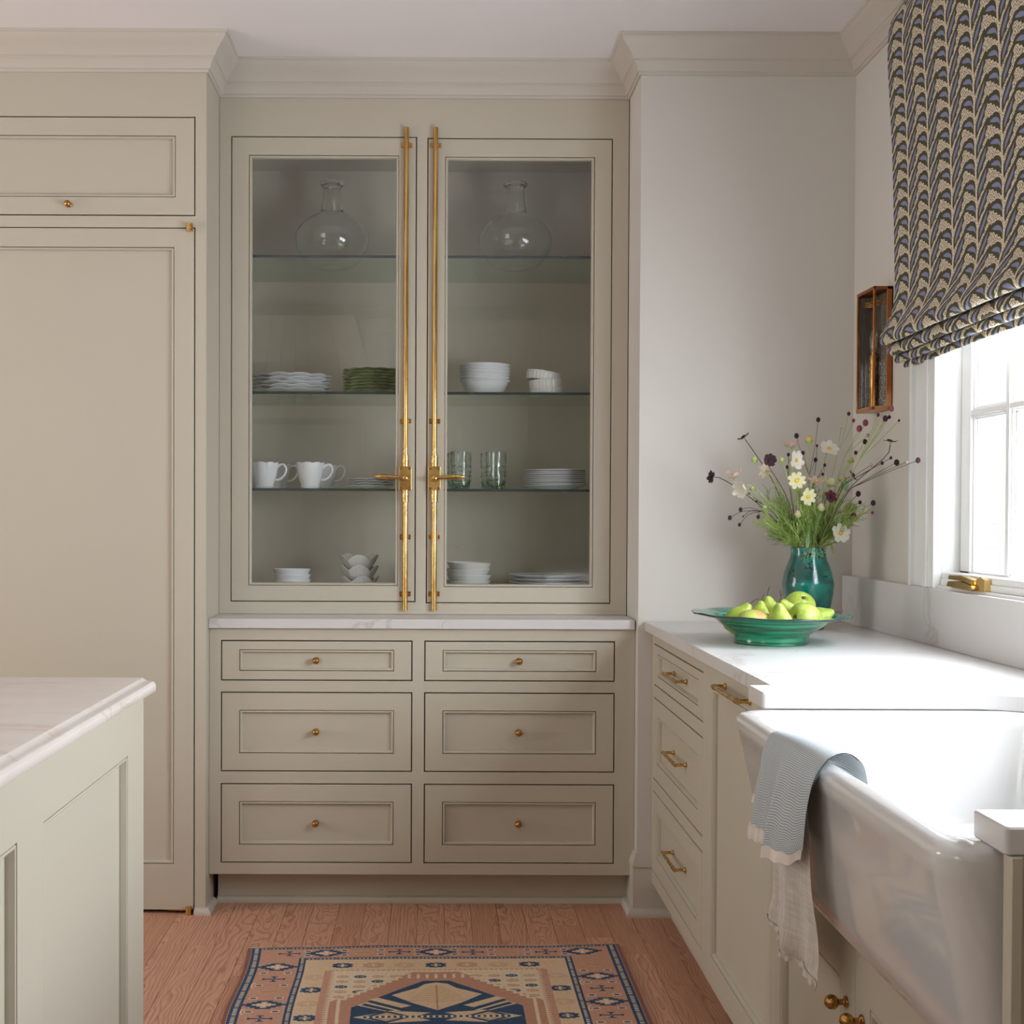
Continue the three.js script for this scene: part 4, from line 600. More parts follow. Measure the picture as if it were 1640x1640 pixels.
  burnet('thin burnet spray rising toward the sconce with two small grey-pink bobbles', [1.170, 1.43, 0.23], [[1.204, 1.541, 0.22, 0.0056, plum], [1.218, 1.521, 0.22, 0.0056, pink], [1.181, 1.500, 0.22, 0.0042, palePink]], stemGreen);
  burnet('burnet spray with two plump crimson bobbles under the sconce', [1.185, 1.42, 0.25], [[1.222, 1.495, 0.26, 0.0092, pink], [1.236, 1.511, 0.27, 0.0090, pink], [1.243, 1.475, 0.27, 0.0056, palePink]], stemGreen);
  burnet('tallest burnet spray, its cluster of bobbles just below the sconce', [1.195, 1.40, 0.34], [[1.222, 1.508, 0.47, 0.0080, plum], [1.218, 1.519, 0.45, 0.0044, palePink], [1.228, 1.532, 0.50, 0.0066, pink], [1.213, 1.520, 0.44, 0.0046, plum], [1.241, 1.499, 0.52, 0.0034, black], [1.233, 1.512, 0.47, 0.0050, plum]], stemGreen);
  burnet('burnet spray with a dark nodding pair beside the tallest spray', [1.165, 1.36, 0.27], [[1.225, 1.455, 0.30, 0.0072, black], [1.202, 1.424, 0.29, 0.0056, plum]], stemGreen);
  burnet('burnet spray reaching farthest toward the window', [1.165, 1.32, 0.36], [[1.232, 1.386, 0.53, 0.0078, black], [1.224, 1.384, 0.625, 0.0030, palePink], [1.228, 1.385, 0.69, 0.0068, plum]], stemDark);
  burnet('burnet spray with two dark dots above the far-reaching one', [1.160, 1.33, 0.31], [[1.225, 1.388, 0.44, 0.0046, black], [1.238, 1.401, 0.47, 0.0042, black], [1.205, 1.384, 0.41, 0.0056, palePink]], stemDark);
  burnet('burnet spray with two oval plum bobbles by the mint leaves', [1.150, 1.24, 0.26], [[1.227, 1.307, 0.24, 0.0080, plum], [1.229, 1.282, 0.25, 0.0056, plum]], stemDark);
  burnet('burnet spray low on the window side with a plum and a small red bobble', [1.185, 1.235, 0.27], [[1.250, 1.280, 0.30, 0.0076, plum], [1.248, 1.252, 0.30, 0.0044, pink]], stemGreen);
  // buds
  const buds = [[0.917, 1.404, 0.27, 0.0085, bud, 'pale green cosmos bud on a curled neck'], [0.948, 1.264, 0.27, 0.0075, cream, 'cream cosmos bud just opening, low on the cabinet side'], [1.083, 1.462, 0.24, 0.0095, yellow, 'orange-topped cosmos bud high above the vase'], [1.195, 1.403, 0.27, 0.0085, bud, 'yellow-green bud near the wall corner'], [0.996, 1.403, 0.27, 0.0075, bud, 'green bud beside the deep maroon cosmos'], [0.909, 1.321, 0.28, 0.0070, cream, 'cream bud behind the outermost white cosmos'], [1.172, 1.237, 0.28, 0.0075, bud, 'green bud above the lowest white cosmos'], [1.026, 1.248, 0.33, 0.0105, palePink, 'pink-striped bud low at the front of the bouquet'], [1.091, 1.267, 0.33, 0.0110, palePink, 'rosy bud under the cream cosmos'], [1.171, 1.351, 0.27, 0.0110, palePink, 'pale pink bud beside the wine-red cosmos'], [1.200, 1.241, 0.28, 0.0115, pink, 'dusky pink bud low on the window side']];
  for (const [x, y, z, s, m, label] of buds) { const o = thing('flower_bud', label, 'flower', [MOUTH.x, MOUTH.y - 0.1, MOUTH.z], 'buds in the teal vase'); part(o, 'stem', new THREE.TubeGeometry(curveOf(stemCurve(V3(x, y - s, z), 0.3)), 16, 0.0009, 5), stemGreen); part(o, 'bud', turned([[0.0001, -1], [0.55, -0.85], [0.85, -0.2], [0.72, 0.45], [0.4, 0.85], [0.0001, 1]], 12, (a) => [1 + 0.08 * Math.sin(a * 6), 0]).scale(s, s * 1.1, s).translate(x, y, z), m); part(o, 'sepals', turned([[0.0001, -1.1], [0.62, -0.92], [0.95, -0.25], [1.0, 0.05], [0.9, 0.0], [0.5, -0.7]], 12, (a) => [1 + 0.22 * Math.sin(a * 5), 0]).scale(s, s, s).translate(x, y, z), stemGreen); }
  { // the round seed head
    const o = thing('scabious_seed_head', 'round pale green seed head with pink bristles on the window side', 'flower', [MOUTH.x, MOUTH.y - 0.1, MOUTH.z]), c = V3(1.193, 1.265, 0.28), g = [], b = [];
    part(o, 'stem', new THREE.TubeGeometry(curveOf(stemCurve(c, 0.2)), 16, 0.001, 5), stemGreen);
    for (let i = 0; i < 170; i++) { const a = i * 2.39996, y = 1 - 2 * (i + 0.5) / 170, d = V3(Math.cos(a) * Math.sqrt(1 - y * y), y, Math.sin(a) * Math.sqrt(1 - y * y)); (i % 3 ? g : b).push(rod([c.x + d.x * 0.006, c.y + d.y * 0.006, c.z + d.z * 0.006], [c.x + d.x * 0.019, c.y + d.y * 0.0165, c.z + d.z * 0.019], 0.0008, 4)); }
    part(o, 'bristles', g, bud); part(o, 'bristles', b, palePink); part(o, 'core', ball(c.x, c.y, c.z, 0.012), frond2);
  }
  { // mint
    const o = thing('mint_sprig', 'small mint sprig with broad grey-green leaves near the wall corner', 'leaf sprig', [MOUTH.x, MOUTH.y - 0.1, MOUTH.z]), c = V3(1.183, 1.318, 0.27);
    part(o, 'stem', new THREE.TubeGeometry(curveOf(stemCurve(c, 0.2)), 16, 0.0011, 5), stemGreen);
    const L = petal(0.026, 0.015, 0.2, 0); for (const d of [[-0.9, 0.15, 0.3], [-0.1, 1, 0.25], [0.95, 0.2, 0.2], [0.2, -0.2, 1], [-0.5, 0.7, -0.3]]) part(o, 'leaf', L.clone().applyQuaternion(new THREE.Quaternion().setFromUnitVectors(V3(0, 0, 1), V3(...d).normalize())).translate(c.x, c.y, c.z), mint);
    part(o, 'leaf', petal(0.04, 0.013, 0.1, 0).rotateX(-1.3).translate(1.065, 1.15, 0.29), mint); part(o, 'leaf', petal(0.03, 0.008, 0.1, 0).rotateX(1.2).translate(1.136, 1.163, 0.285), frond2);
  }
  // feathery foliage
  const thread = (a, b, rad, sag) => { const m = a.clone().lerp(b, 0.55); m.y += sag; return new THREE.TubeGeometry(new THREE.QuadraticBezierCurve3(a, m, b), 4, rad, 3); };
  for (let i = 0; i < 60; i++) {
    const o = thing('foliage_sprig', 'feathery bright green cosmos foliage rising from the teal vase', 'leaf sprig', [MOUTH.x, MOUTH.y - 0.1, MOUTH.z], 'feathery foliage in the teal vase');
    const a = lerp(-1.32, 1.12, (i + r()) / 60), len = lerp(0.07, 0.20, Math.pow(r(), 0.8)) * (1 - 0.10 * Math.abs(a)), tip = V3(MOUTH.x + Math.sin(a) * len, MOUTH.y + 0.012 + Math.cos(a) * len * 0.92, MOUTH.z + (r() - 0.42) * 0.13), c = curveOf(stemCurve(tip, 0.15)), g = [new THREE.TubeGeometry(c, 14, 0.0013, 4)];
    for (let k = 0; k < 18; k++) {
      const t = lerp(0.34, 1, (k + r()) / 18), p = c.getPoint(t), d = c.getTangent(t), out = V3(r() - 0.5, r() - 0.35, r() - 0.5).normalize(), L = lerp(0.018, 0.042, r()), e = p.clone().addScaledVector(d, L * 0.65).addScaledVector(out, L * 0.75);
      g.push(thread(p, e, 0.0008, 0.003));
      for (let j = 0; j < 3; j++) { const s = p.clone().lerp(e, 0.35 + 0.22 * j), f = V3(r() - 0.5, r() - 0.35, r() - 0.5).normalize(); g.push(thread(s, s.clone().addScaledVector(d, L * 0.25).addScaledVector(f, L * 0.42), 0.0007, 0.001)); }
    }
    part(o, 'frond', g, i % 3 ? frond : frond2);
  }
  { const o = thing('foliage_sprig', 'feathery foliage sprig hanging down over the front of the teal vase', 'leaf sprig', [MOUTH.x, MOUTH.y - 0.1, MOUTH.z]), g = []; for (const [x, y] of [[1.05, 1.108], [1.062, 1.122], [1.078, 1.112], [1.09, 1.118], [1.106, 1.126], [1.118, 1.135], [1.072, 1.128]]) { const a = V3(lerp(1.085, x, 0.4), 1.156, 0.298), e = V3(x, y, 0.308); g.push(thread(a, e, 0.0006, 0.012), thread(a.clone().lerp(e, 0.5), e.clone().add(V3(0.012, 0.008, 0.002)), 0.0005, 0.002), thread(a.clone().lerp(e, 0.6), e.clone().add(V3(-0.010, 0.01, 0.001)), 0.0005, 0.002)); } g.push(new THREE.TubeGeometry(curveOf([V3(1.082, 1.06, 0.26), V3(1.084, 1.14, 0.285), V3(1.085, 1.157, 0.299)]), 8, 0.0009, 4)); part(o, 'frond', g, frond); }
}

// ------------------------------------------------------------------ what stands in the display cabinet
{
  const S1 = 2.0985, S2 = 1.6485, S3 = 1.3283, S0 = 0.9672;
  const platePts = (R, h) => [[0.0001, 0.0035], [R * 0.58, 0.003], [R * 0.60, 0], [R * 0.63, 0], [R * 0.645, 0.004], [R * 0.80, h * 0.52], [R * 0.99, h - 0.0022], [R, h - 0.0008], [R * 0.995, h], [R * 0.975, h - 0.0002], [R * 0.80, h * 0.52 + 0.003], [R * 0.62, 0.0075], [0.0001, 0.0068]];
  const bowlPts = (R, r0, h, w = 0.0025) => [[0.0001, 0.003], [r0 * 0.9, 0.003], [r0 * 0.93, 0], [r0, 0], [r0 * 1.02, 0.004], [lerp(r0, R, 0.42), h * 0.30], [lerp(r0, R, 0.76), h * 0.63], [R - 0.0012, h - 0.002], [R, h], [R - w, h + 0.0003], [lerp(r0, R, 0.72), h * 0.66], [lerp(r0, R, 0.34), h * 0.34], [r0 * 0.7, 0.008], [0.0001, 0.007]];
  const scallop = (n, from, amp, lift) => (a, i, p) => { const k = smooth(from, from * 1.12, p[0]); return [1 + k * amp * Math.abs(Math.cos(a * n / 2)) - k * amp * 0.5, -k * lift * (1 - Math.abs(Math.cos(a * n / 2)))]; };
  function stack(name, category, group, label, geo, mat, [x, y, z], n, pitch, wobble = 0.0015, tilt = 0) {
    const r = mulberry(Math.round(x * 1000) + n * 7 + 5000);
    for (let i = 0; i < n; i++) { const o = meshOf(geo, mat); o.name = numbered(name); o.userData = { label: label(inStack(i, n)), category, group }; o.position.set(x + (r() - 0.5) * wobble, y + i * pitch, z + (r() - 0.5) * wobble); o.rotation.set((r() - 0.5) * tilt, r() * 0.5, (r() - 0.5) * tilt, 'XYZ'); scene.add(o); }
  }
  // decanters
  { const p = [[0.0001, 0.014], [0.040, 0.0045], [0.056, 0.0], [0.074, 0.0035], [0.092, 0.018], [0.110, 0.042], [0.1225, 0.068], [0.1282, 0.094], [0.1270, 0.112], [0.117, 0.136], [0.098, 0.158], [0.074, 0.176], [0.052, 0.187], [0.0415, 0.1945], [0.0375, 0.2045], [0.0345, 0.220], [0.0312, 0.240], [0.0300, 0.262], [0.0305, 0.276], [0.036, 0.2835], [0.0418, 0.2885], [0.0425, 0.2940], [0.0405, 0.2985], [0.036, 0.300], [0.031, 0.297], [0.0285, 0.290]];
    const inner = p.slice().reverse().slice(6).map(([x, y], i, all) => [Math.max(0.0001, x - 0.0022), y + (y < 0.06 ? 0.0022 : 0)]);
    const g = turned([...p, ...inner], 56), labels = ['clear round glass decanter on the highest shelf behind the door hinged by the refrigerator cabinet', 'clear round glass decanter on the highest shelf behind the door next to the window wall'];
    [[-0.3655, -0.50], [0.2728, -0.50]].forEach(([x, z], i) => single('decanter', labels[i], 'decanter', g.clone().translate(x, S1, z), M.clearGlass, [x, S1, z], 'decanters on the highest shelf')); }
  stack('scalloped_plate', 'plate', 'white scalloped plates on the middle shelf', (w) => `white scalloped plate, ${w} of the stack beside the green plates`, turned(platePts(0.1375, 0.021), 96, scallop(11, 0.08, 0.035, 0.004)), M.china, [-0.503, S2, -0.48], 5, 0.0128);
  stack('green_plate', 'plate', 'green plates on the middle shelf', (w) => `green glazed plate, ${w} of the green stack in the display cabinet`, turned(platePts(0.102, 0.018), 72, scallop(13, 0.07, 0.02, 0.0025)), M.greenChina, [-0.222, S2, -0.46], 8, 0.0105, 0.003);
  stack('pasta_bowl', 'bowl', 'white bowls on the middle shelf', (w) => `white lipped bowl, ${w} of the tall stack on the middle shelf`, turned([[0.0001, 0.003], [0.044, 0.003], [0.046, 0], [0.0505, 0], [0.052, 0.004], [0.066, 0.020], [0.0775, 0.040], [0.0805, 0.050], [0.0868, 0.0535], [0.0885, 0.0555], [0.087, 0.0568], [0.079, 0.0535], [0.075, 0.0425], [0.0645, 0.0225], [0.054, 0.0095], [0.0001, 0.007]], 56), M.china, [0.1668, S2, -0.46], 6, 0.0108, 0.0015, 0.02);
  { // ramekins, two of them askew
    const g = turned([[0.0001, 0.003], [0.048, 0.003], [0.050, 0], [0.0535, 0.001], [0.0555, 0.004], [0.0575, 0.030], [0.0578, 0.034], [0.0588, 0.036], [0.0588, 0.041], [0.0565, 0.0415], [0.0545, 0.036], [0.0525, 0.008], [0.0001, 0.006]], 112, (a, i, p) => [i >= 3 && i <= 5 ? 1 + 0.018 * Math.cos(a * 28) : 1, 0]).scale(1, 0.76, 1);
    [[0.381, S2, 0, 'lowest'], [0.379, S2 + 0.0265, 0.07, 'middle'], [0.366, S2 + 0.0515, -0.16, 'topmost']].forEach(([x, y, rz, w]) => { const o = meshOf(g, M.creamware); o.name = numbered('ramekin'); o.userData = { label: `white fluted ramekin, ${w} of the crooked stack on the middle shelf`, category: 'ramekin', group: 'fluted ramekins on the middle shelf' }; o.position.set(x, y + Math.abs(rz) * 0.03, -0.46); o.rotation.z = rz; scene.add(o); }); }
  { // cups
    const fl = (a, i, p) => { const k = smooth(0.03, 0.085, p[1]); return [1 + 0.055 * k * Math.abs(Math.cos(a * 4)) - 0.02, 0.0035 * k * (Math.abs(Math.cos(a * 4)) - 0.5)]; };
    const g = turned([[0.0001, 0.003], [0.025, 0.003], [0.0265, 0], [0.029, 0.0015], [0.0305, 0.008], [0.0350, 0.020], [0.0405, 0.036], [0.0440, 0.055], [0.0462, 0.074], [0.0478, 0.088], [0.0472, 0.0895], [0.0455, 0.0885], [0.0440, 0.074], [0.0418, 0.055], [0.038, 0.036], [0.031, 0.018], [0.02, 0.008], [0.0001, 0.007]], 64, fl);
    const h = tube([[0.040, 0.030, 0], [0.054, 0.032, 0], [0.072, 0.048, 0], [0.0775, 0.068, 0], [0.068, 0.083, 0], [0.054, 0.081, 0], [0.0445, 0.070, 0]], 0.0040, 26, 8);
    const beads = Array.from({ length: 24 }, (_, i) => ball(Math.sin(i / 24 * 6.283) * 0.0305, 0.0085, Math.cos(i / 24 * 6.283) * 0.0305, 0.0024, 1, 1, 1, 8, 6));
    const spots = [[-0.588, -0.41, -0.15, 'front fluted white cup with a curled handle, nearest the refrigerator cabinet'], [-0.5625, -0.55, -0.2, 'back fluted white cup of the pair nearest the refrigerator cabinet'], [-0.431, -0.41, -0.12, 'front fluted white cup of the pair beside the saucers'], [-0.3965, -0.55, -0.2, 'back fluted white cup of the pair beside the saucers']];
    let first = null;
    for (const [x, z, ry, label] of spots) {
      if (first) { dup(first, [x, S3, z], ry, label); continue; }
      first = thing('cup', label, 'cup', [0, 0, 0], 'fluted cups on the lowest shelf'); part(first, 'body', g, M.china); part(first, 'handle', h, M.china); part(first, 'beaded_foot', beads, M.china); first.position.set(x, S3, z); first.rotation.y = ry;
    } }
  stack('saucer', 'saucer', 'scalloped saucers on the lowest shelf', (w) => `white scalloped saucer, ${w} of the small stack beside the cups`, turned(platePts(0.083, 0.0135), 96, scallop(10, 0.05, 0.05, 0.003)), M.china, [-0.2225, S3, -0.42], 4, 0.0078, 0.002);
  { // tumblers with raised rings
    const outer = [[0.0001, 0.004], [0.027, 0.0035], [0.029, 0], [0.0305, 0.003], [0.0315, 0.02], [0.0328, 0.05], [0.0340, 0.085], [0.0345, 0.0955], [0.0362, 0.0985], [0.0362, 0.102], [0.0346, 0.1045], [0.0352, 0.1262], [0.0342, 0.1270], [0.0328, 0.1262], [0.0322, 0.104], [0.0312, 0.08], [0.0298, 0.04], [0.0285, 0.014], [0.0001, 0.011]], g = turned(outer, 40);
    const ringsG = []; for (let k = 0; k < 5; k++) for (const y of [0.03, 0.062]) { const a = k / 5 * 6.283 + y * 20; ringsG.push(new THREE.TorusGeometry(0.0105, 0.0020, 8, 20).translate(0, 0, 0.0326 + y * 0.03).rotateY(a).translate(0, y + 0.006, 0)); }
    for (let k = 0; k < 10; k++) ringsG.push(ball(Math.sin(k * 0.628) * 0.0335, 0.05 + 0.03 * (k % 2), Math.cos(k * 0.628) * 0.0335, 0.0028, 1, 1, 0.7, 8, 6));
    let first = null;
    for (const [x, z, label] of [[0.084, -0.385, 'front green-tinted tumbler with raised rings, behind the lever handle'], [0.074, -0.475, 'back green-tinted tumbler with raised rings, behind the lever handle'], [0.203, -0.385, 'front ringed tumbler of the pair beside the plain white plates'], [0.189, -0.475, 'back ringed tumbler of the pair beside the plain white plates']]) {
      if (first) { dup(first, [x, S3, z], x * 9, label); continue; }
      first = thing('tumbler', label, 'glass', [0, 0, 0], 'ringed tumblers on the lowest shelf'); part(first, 'cup', g, M.greenGlass); part(first, 'ring_relief', ringsG, M.greenGlass); first.position.set(x, S3, z);
    } }
  stack('side_plate', 'plate', 'plain white plates on the lowest shelf', (w) => `plain white side plate, ${w} of the stack beside the tumblers`, turned(platePts(0.1075, 0.016), 64), M.china, [0.4085, S3, -0.45], 9, 0.0066, 0.004, 0.03);
  stack('small_bowl', 'bowl', 'small white bowls on the cabinet floor', (w) => `small white bowl, ${w} of three beside the leaf bowls`, turned(bowlPts(0.0655, 0.03, 0.052), 48), M.china, [-0.494, S0, -0.42], 3, 0.0178, 0.003, 0.09);
  stack('leaf_bowl', 'bowl', 'leaf-shaped bowls on the cabinet floor', (w) => `leaf-shaped white bowl, ${w} of the cabinet-floor stack`, turned(bowlPts(0.0655, 0.026, 0.056, 0.003), 90, (a, i, p) => { const k = smooth(0.02, 0.055, p[1]), w = Math.abs(Math.cos(a * 2.5)); return [1 + k * 0.06 * (w - 0.4) + 0.012 * k * Math.sin(a * 30), k * (0.020 * (w - 0.55))]; }), M.creamware, [-0.2635, S0, -0.42], 3, 0.0370, 0.006, 0.05);
  stack('salad_bowl', 'bowl', 'white bowls by the bolts on the cabinet floor', (w) => `flaring white bowl, ${w} of the stack beside the dinner plates`, turned(bowlPts(0.0775, 0.038, 0.050), 48), M.creamware, [0.1125, S0, -0.42], 4, 0.0205, 0.003, 0.05);
  stack('dinner_plate', 'plate', 'dinner plates on the cabinet floor', (w) => `wide flat white dinner plate, ${w} of the stack on the cabinet floor`, turned(platePts(0.136, 0.022), 72), M.china, [0.388, S0, -0.45], 5, 0.0122, 0.004);
}

// ------------------------------------------------------------------ the towels over the sink's rim
{
  const waffle = texture(128, 128, (u, v) => { const row = Math.floor(v * 8), x = (u * 8 + (row % 2) * 0.5) % 1, y = (v * 8) % 1, d = Math.hypot((x - 0.5) * 1.15, (y - 0.5) * 1.2), n = nA(u * 64, v * 64, 64, 64) * 14; return mix3([226 + n, 225 + n, 223 + n], [146 + n, 160 + n, 168 + n], smooth(0.34, 0.46, d)); });
  const gauze = texture(256, 256, (u, v) => { const k = 222 + 22 * (nA(u * 120, v * 6, 120, 6) + nB(u * 6, v * 120, 6, 120) - 1); return [k + 6, k, k - 6]; });
  const MT = new THREE.MeshPhysicalMaterial({ map: repeat(waffle, 1 / 0.030, 1 / 0.030), bumpMap: repeat(waffle, 1 / 0.030, 1 / 0.030), bumpScale: 0.0012, roughness: 0.95, sheen: 0.3, side: THREE.DoubleSide });
  const MH = new THREE.MeshStandardMaterial({ map: gauze, color: lin(1, 0.95, 0.93), roughness: 0.95, side: THREE.DoubleSide });
  const MG = new THREE.MeshPhysicalMaterial({ map: repeat(gauze, 6, 6), color: lin(1, 0.98, 0.97), roughness: 0.95, transmission: 0.15, thickness: 0, side: THREE.DoubleSide });
  // a cloth through rows of control points, each row from its far edge to its near edge; fold(u, v) pushes it outward; uv in metres
  function cloth(rows, nu, nv, fold, v0 = 0, v1 = 1, size = [0.3, 0.4]) {
    const cols = rows.map((p) => new THREE.CatmullRomCurve3(p.map((q) => V3(...q)), false, 'centripetal')), pos = [], uv = [], idx = [];
    for (let i = 0; i <= nu; i++) { const u = i / nu, c = new THREE.CatmullRomCurve3(cols.map((k) => k.getPoint(u)), false, 'centripetal');
      for (let j = 0; j <= nv; j++) { const v = lerp(v0, v1, j / nv), p = c.getPoint(v), f = fold(u, v); pos.push(p.x - f[0], p.y + f[1], p.z + f[2]); uv.push(u * size[0], v * size[1]); } }
    for (let i = 0; i < nu; i++) for (let j = 0; j < nv; j++) { const a = i * (nv + 1) + j, b = a + nv + 1; idx.push(a, a + 1, b, b, a + 1, b + 1); }
    const g = new THREE.BufferGeometry(); g.setAttribute('position', new THREE.Float32BufferAttribute(pos, 3)); g.setAttribute('uv', new THREE.Float32BufferAttribute(uv, 2)); g.setIndex(idx); g.computeVertexNormals(); return g;
  }
  const rows = [
    [[0.655, 0.800, 1.92], [0.655, 0.795, 1.99], [0.652, 0.800, 2.05]],
    [[0.632, 0.835, 1.90], [0.635, 0.835, 1.98], [0.638, 0.838, 2.058]],
    [[0.604, 0.878, 1.87], [0.610, 0.890, 1.98], [0.618, 0.884, 2.085]],
    [[0.578, 0.891, 1.855], [0.582, 0.901, 1.975], [0.588, 0.903, 2.105]],
    [[0.552, 0.889, 1.85], [0.550, 0.898, 1.97], [0.556, 0.898, 2.125]],
    [[0.537, 0.865, 1.85], [0.532, 0.868, 1.965], [0.536, 0.873, 2.130]],
    [[0.533, 0.825, 1.845], [0.524, 0.825, 1.955], [0.530, 0.825, 2.110]],
    [[0.533, 0.765, 1.815], [0.518, 0.770, 1.94], [0.530, 0.775, 2.090]],
    [[0.535, 0.700, 1.775], [0.515, 0.722, 1.93], [0.532, 0.738, 2.070]]];
  const fold = (u, v) => { const k = smooth(0.45, 1, v); return [k * (0.011 * Math.exp(-(((u - 0.60) / 0.07) ** 2)) - 0.006 * Math.exp(-(((u - 0.47) / 0.07) ** 2)) + 0.006 * Math.sin(u * 9 + 1) * k), k * (-0.012 * smooth(0.48, 0.56, u) * (1 - smooth(0.85, 1, u)) + 0.002 * Math.sin(u * 40)), 0]; };
  const t = thing('dish_towel', 'pale blue-grey and white bird-eye woven towel with a white hem over the sink rim', 'towel', [0.56, 0.70, 1.98]);
  part(t, 'cloth', cloth(rows, 60, 80, fold, 0, 0.945, [0.27, 0.38]), MT);
  part(t, 'hem', cloth(rows, 60, 8, (u, v) => { const f = fold(u, v); return [f[0] + 0.0012, f[1], f[2]]; }, 0.945, 1, [0.27, 0.38]), MH, 'white stitched hem');
  const back = rows.slice(2).map((r, i) => r.map(([x, y, z], k) => [x + 0.004 + 0.008 * smooth(1, 5, i), y + (i > 3 ? 0.016 * (i - 3) : -0.003), z - 0.012 - 0.03 * smooth(2, 6, i) * (k === 0 ? 1 : 0.4)]));
  part(t, 'under_fold', cloth(back, 40, 50, () => [0, 0, 0], 0, 0.93, [0.27, 0.30]), MT); part(t, 'hem', cloth(back, 40, 6, () => [0.0008, 0, 0], 0.93, 1), MH);
  // the muslin below it
  const mus = [
    [[0.590, 0.8855, 1.90], [0.590, 0.8865, 1.98], [0.590, 0.8865, 2.075]],
    [[0.556, 0.884, 1.89], [0.556, 0.886, 1.975], [0.556, 0.886, 2.085]],
    [[0.543, 0.86, 1.885], [0.541, 0.862, 1.97], [0.541, 0.863, 2.085]],
    [[0.548, 0.77, 1.87], [0.540, 0.77, 1.955], [0.546, 0.77, 2.072]],
    [[0.556, 0.69, 1.852], [0.545, 0.69, 1.94], [0.556, 0.69, 2.052]],
    [[0.572, 0.61, 1.80], [0.556, 0.61, 1.91], [0.572, 0.61, 2.035]],
    [[0.578, 0.575, 1.765], [0.558, 0.565, 1.89], [0.578, 0.57, 2.02]],
    [[0.580, 0.553, 1.752], [0.566, 0.541, 1.87], [0.580, 0.545, 2.005]]];
  const mf = (u, v) => { const k = smooth(0.3, 0.9, v), e = smooth(0.93, 1, v); return [k * (0.006 * Math.sin(u * 13 + 0.5) + 0.004 * Math.sin(u * 24)), e * (0.012 * (fbm(nA, u * 16, 2.5, 3) - 0.5) - 0.016 * smooth(0.72, 0.95, u) + 0.010 * smooth(0.35, 0, u)), e * 0.004 * (fbm(nB, u * 20, 1, 2) - 0.5)]; };
  const m = thing('muslin_cloth', 'long off-white muslin cloth with a frayed edge hanging under the patterned towel', 'cloth', [0.56, 0.54, 1.94]);
  part(m, 'cloth', cloth(mus, 60, 70, mf, 0, 1, [0.25, 0.4]), MG);
  part(m, 'frayed_edge', cloth(mus, 90, 5, (u, v) => { const f = mf(u, v), e = (v - 0.975) / 0.025; return [f[0] + 0.003 * Math.sin(u * 70) * e + 0.002, f[1] - 0.006 * e * (0.4 + fbm(nC, u * 60, 1, 2)), f[2] + 0.003 * Math.sin(u * 90)]; }, 0.975, 1, [0.25, 0.4]), MG);
}

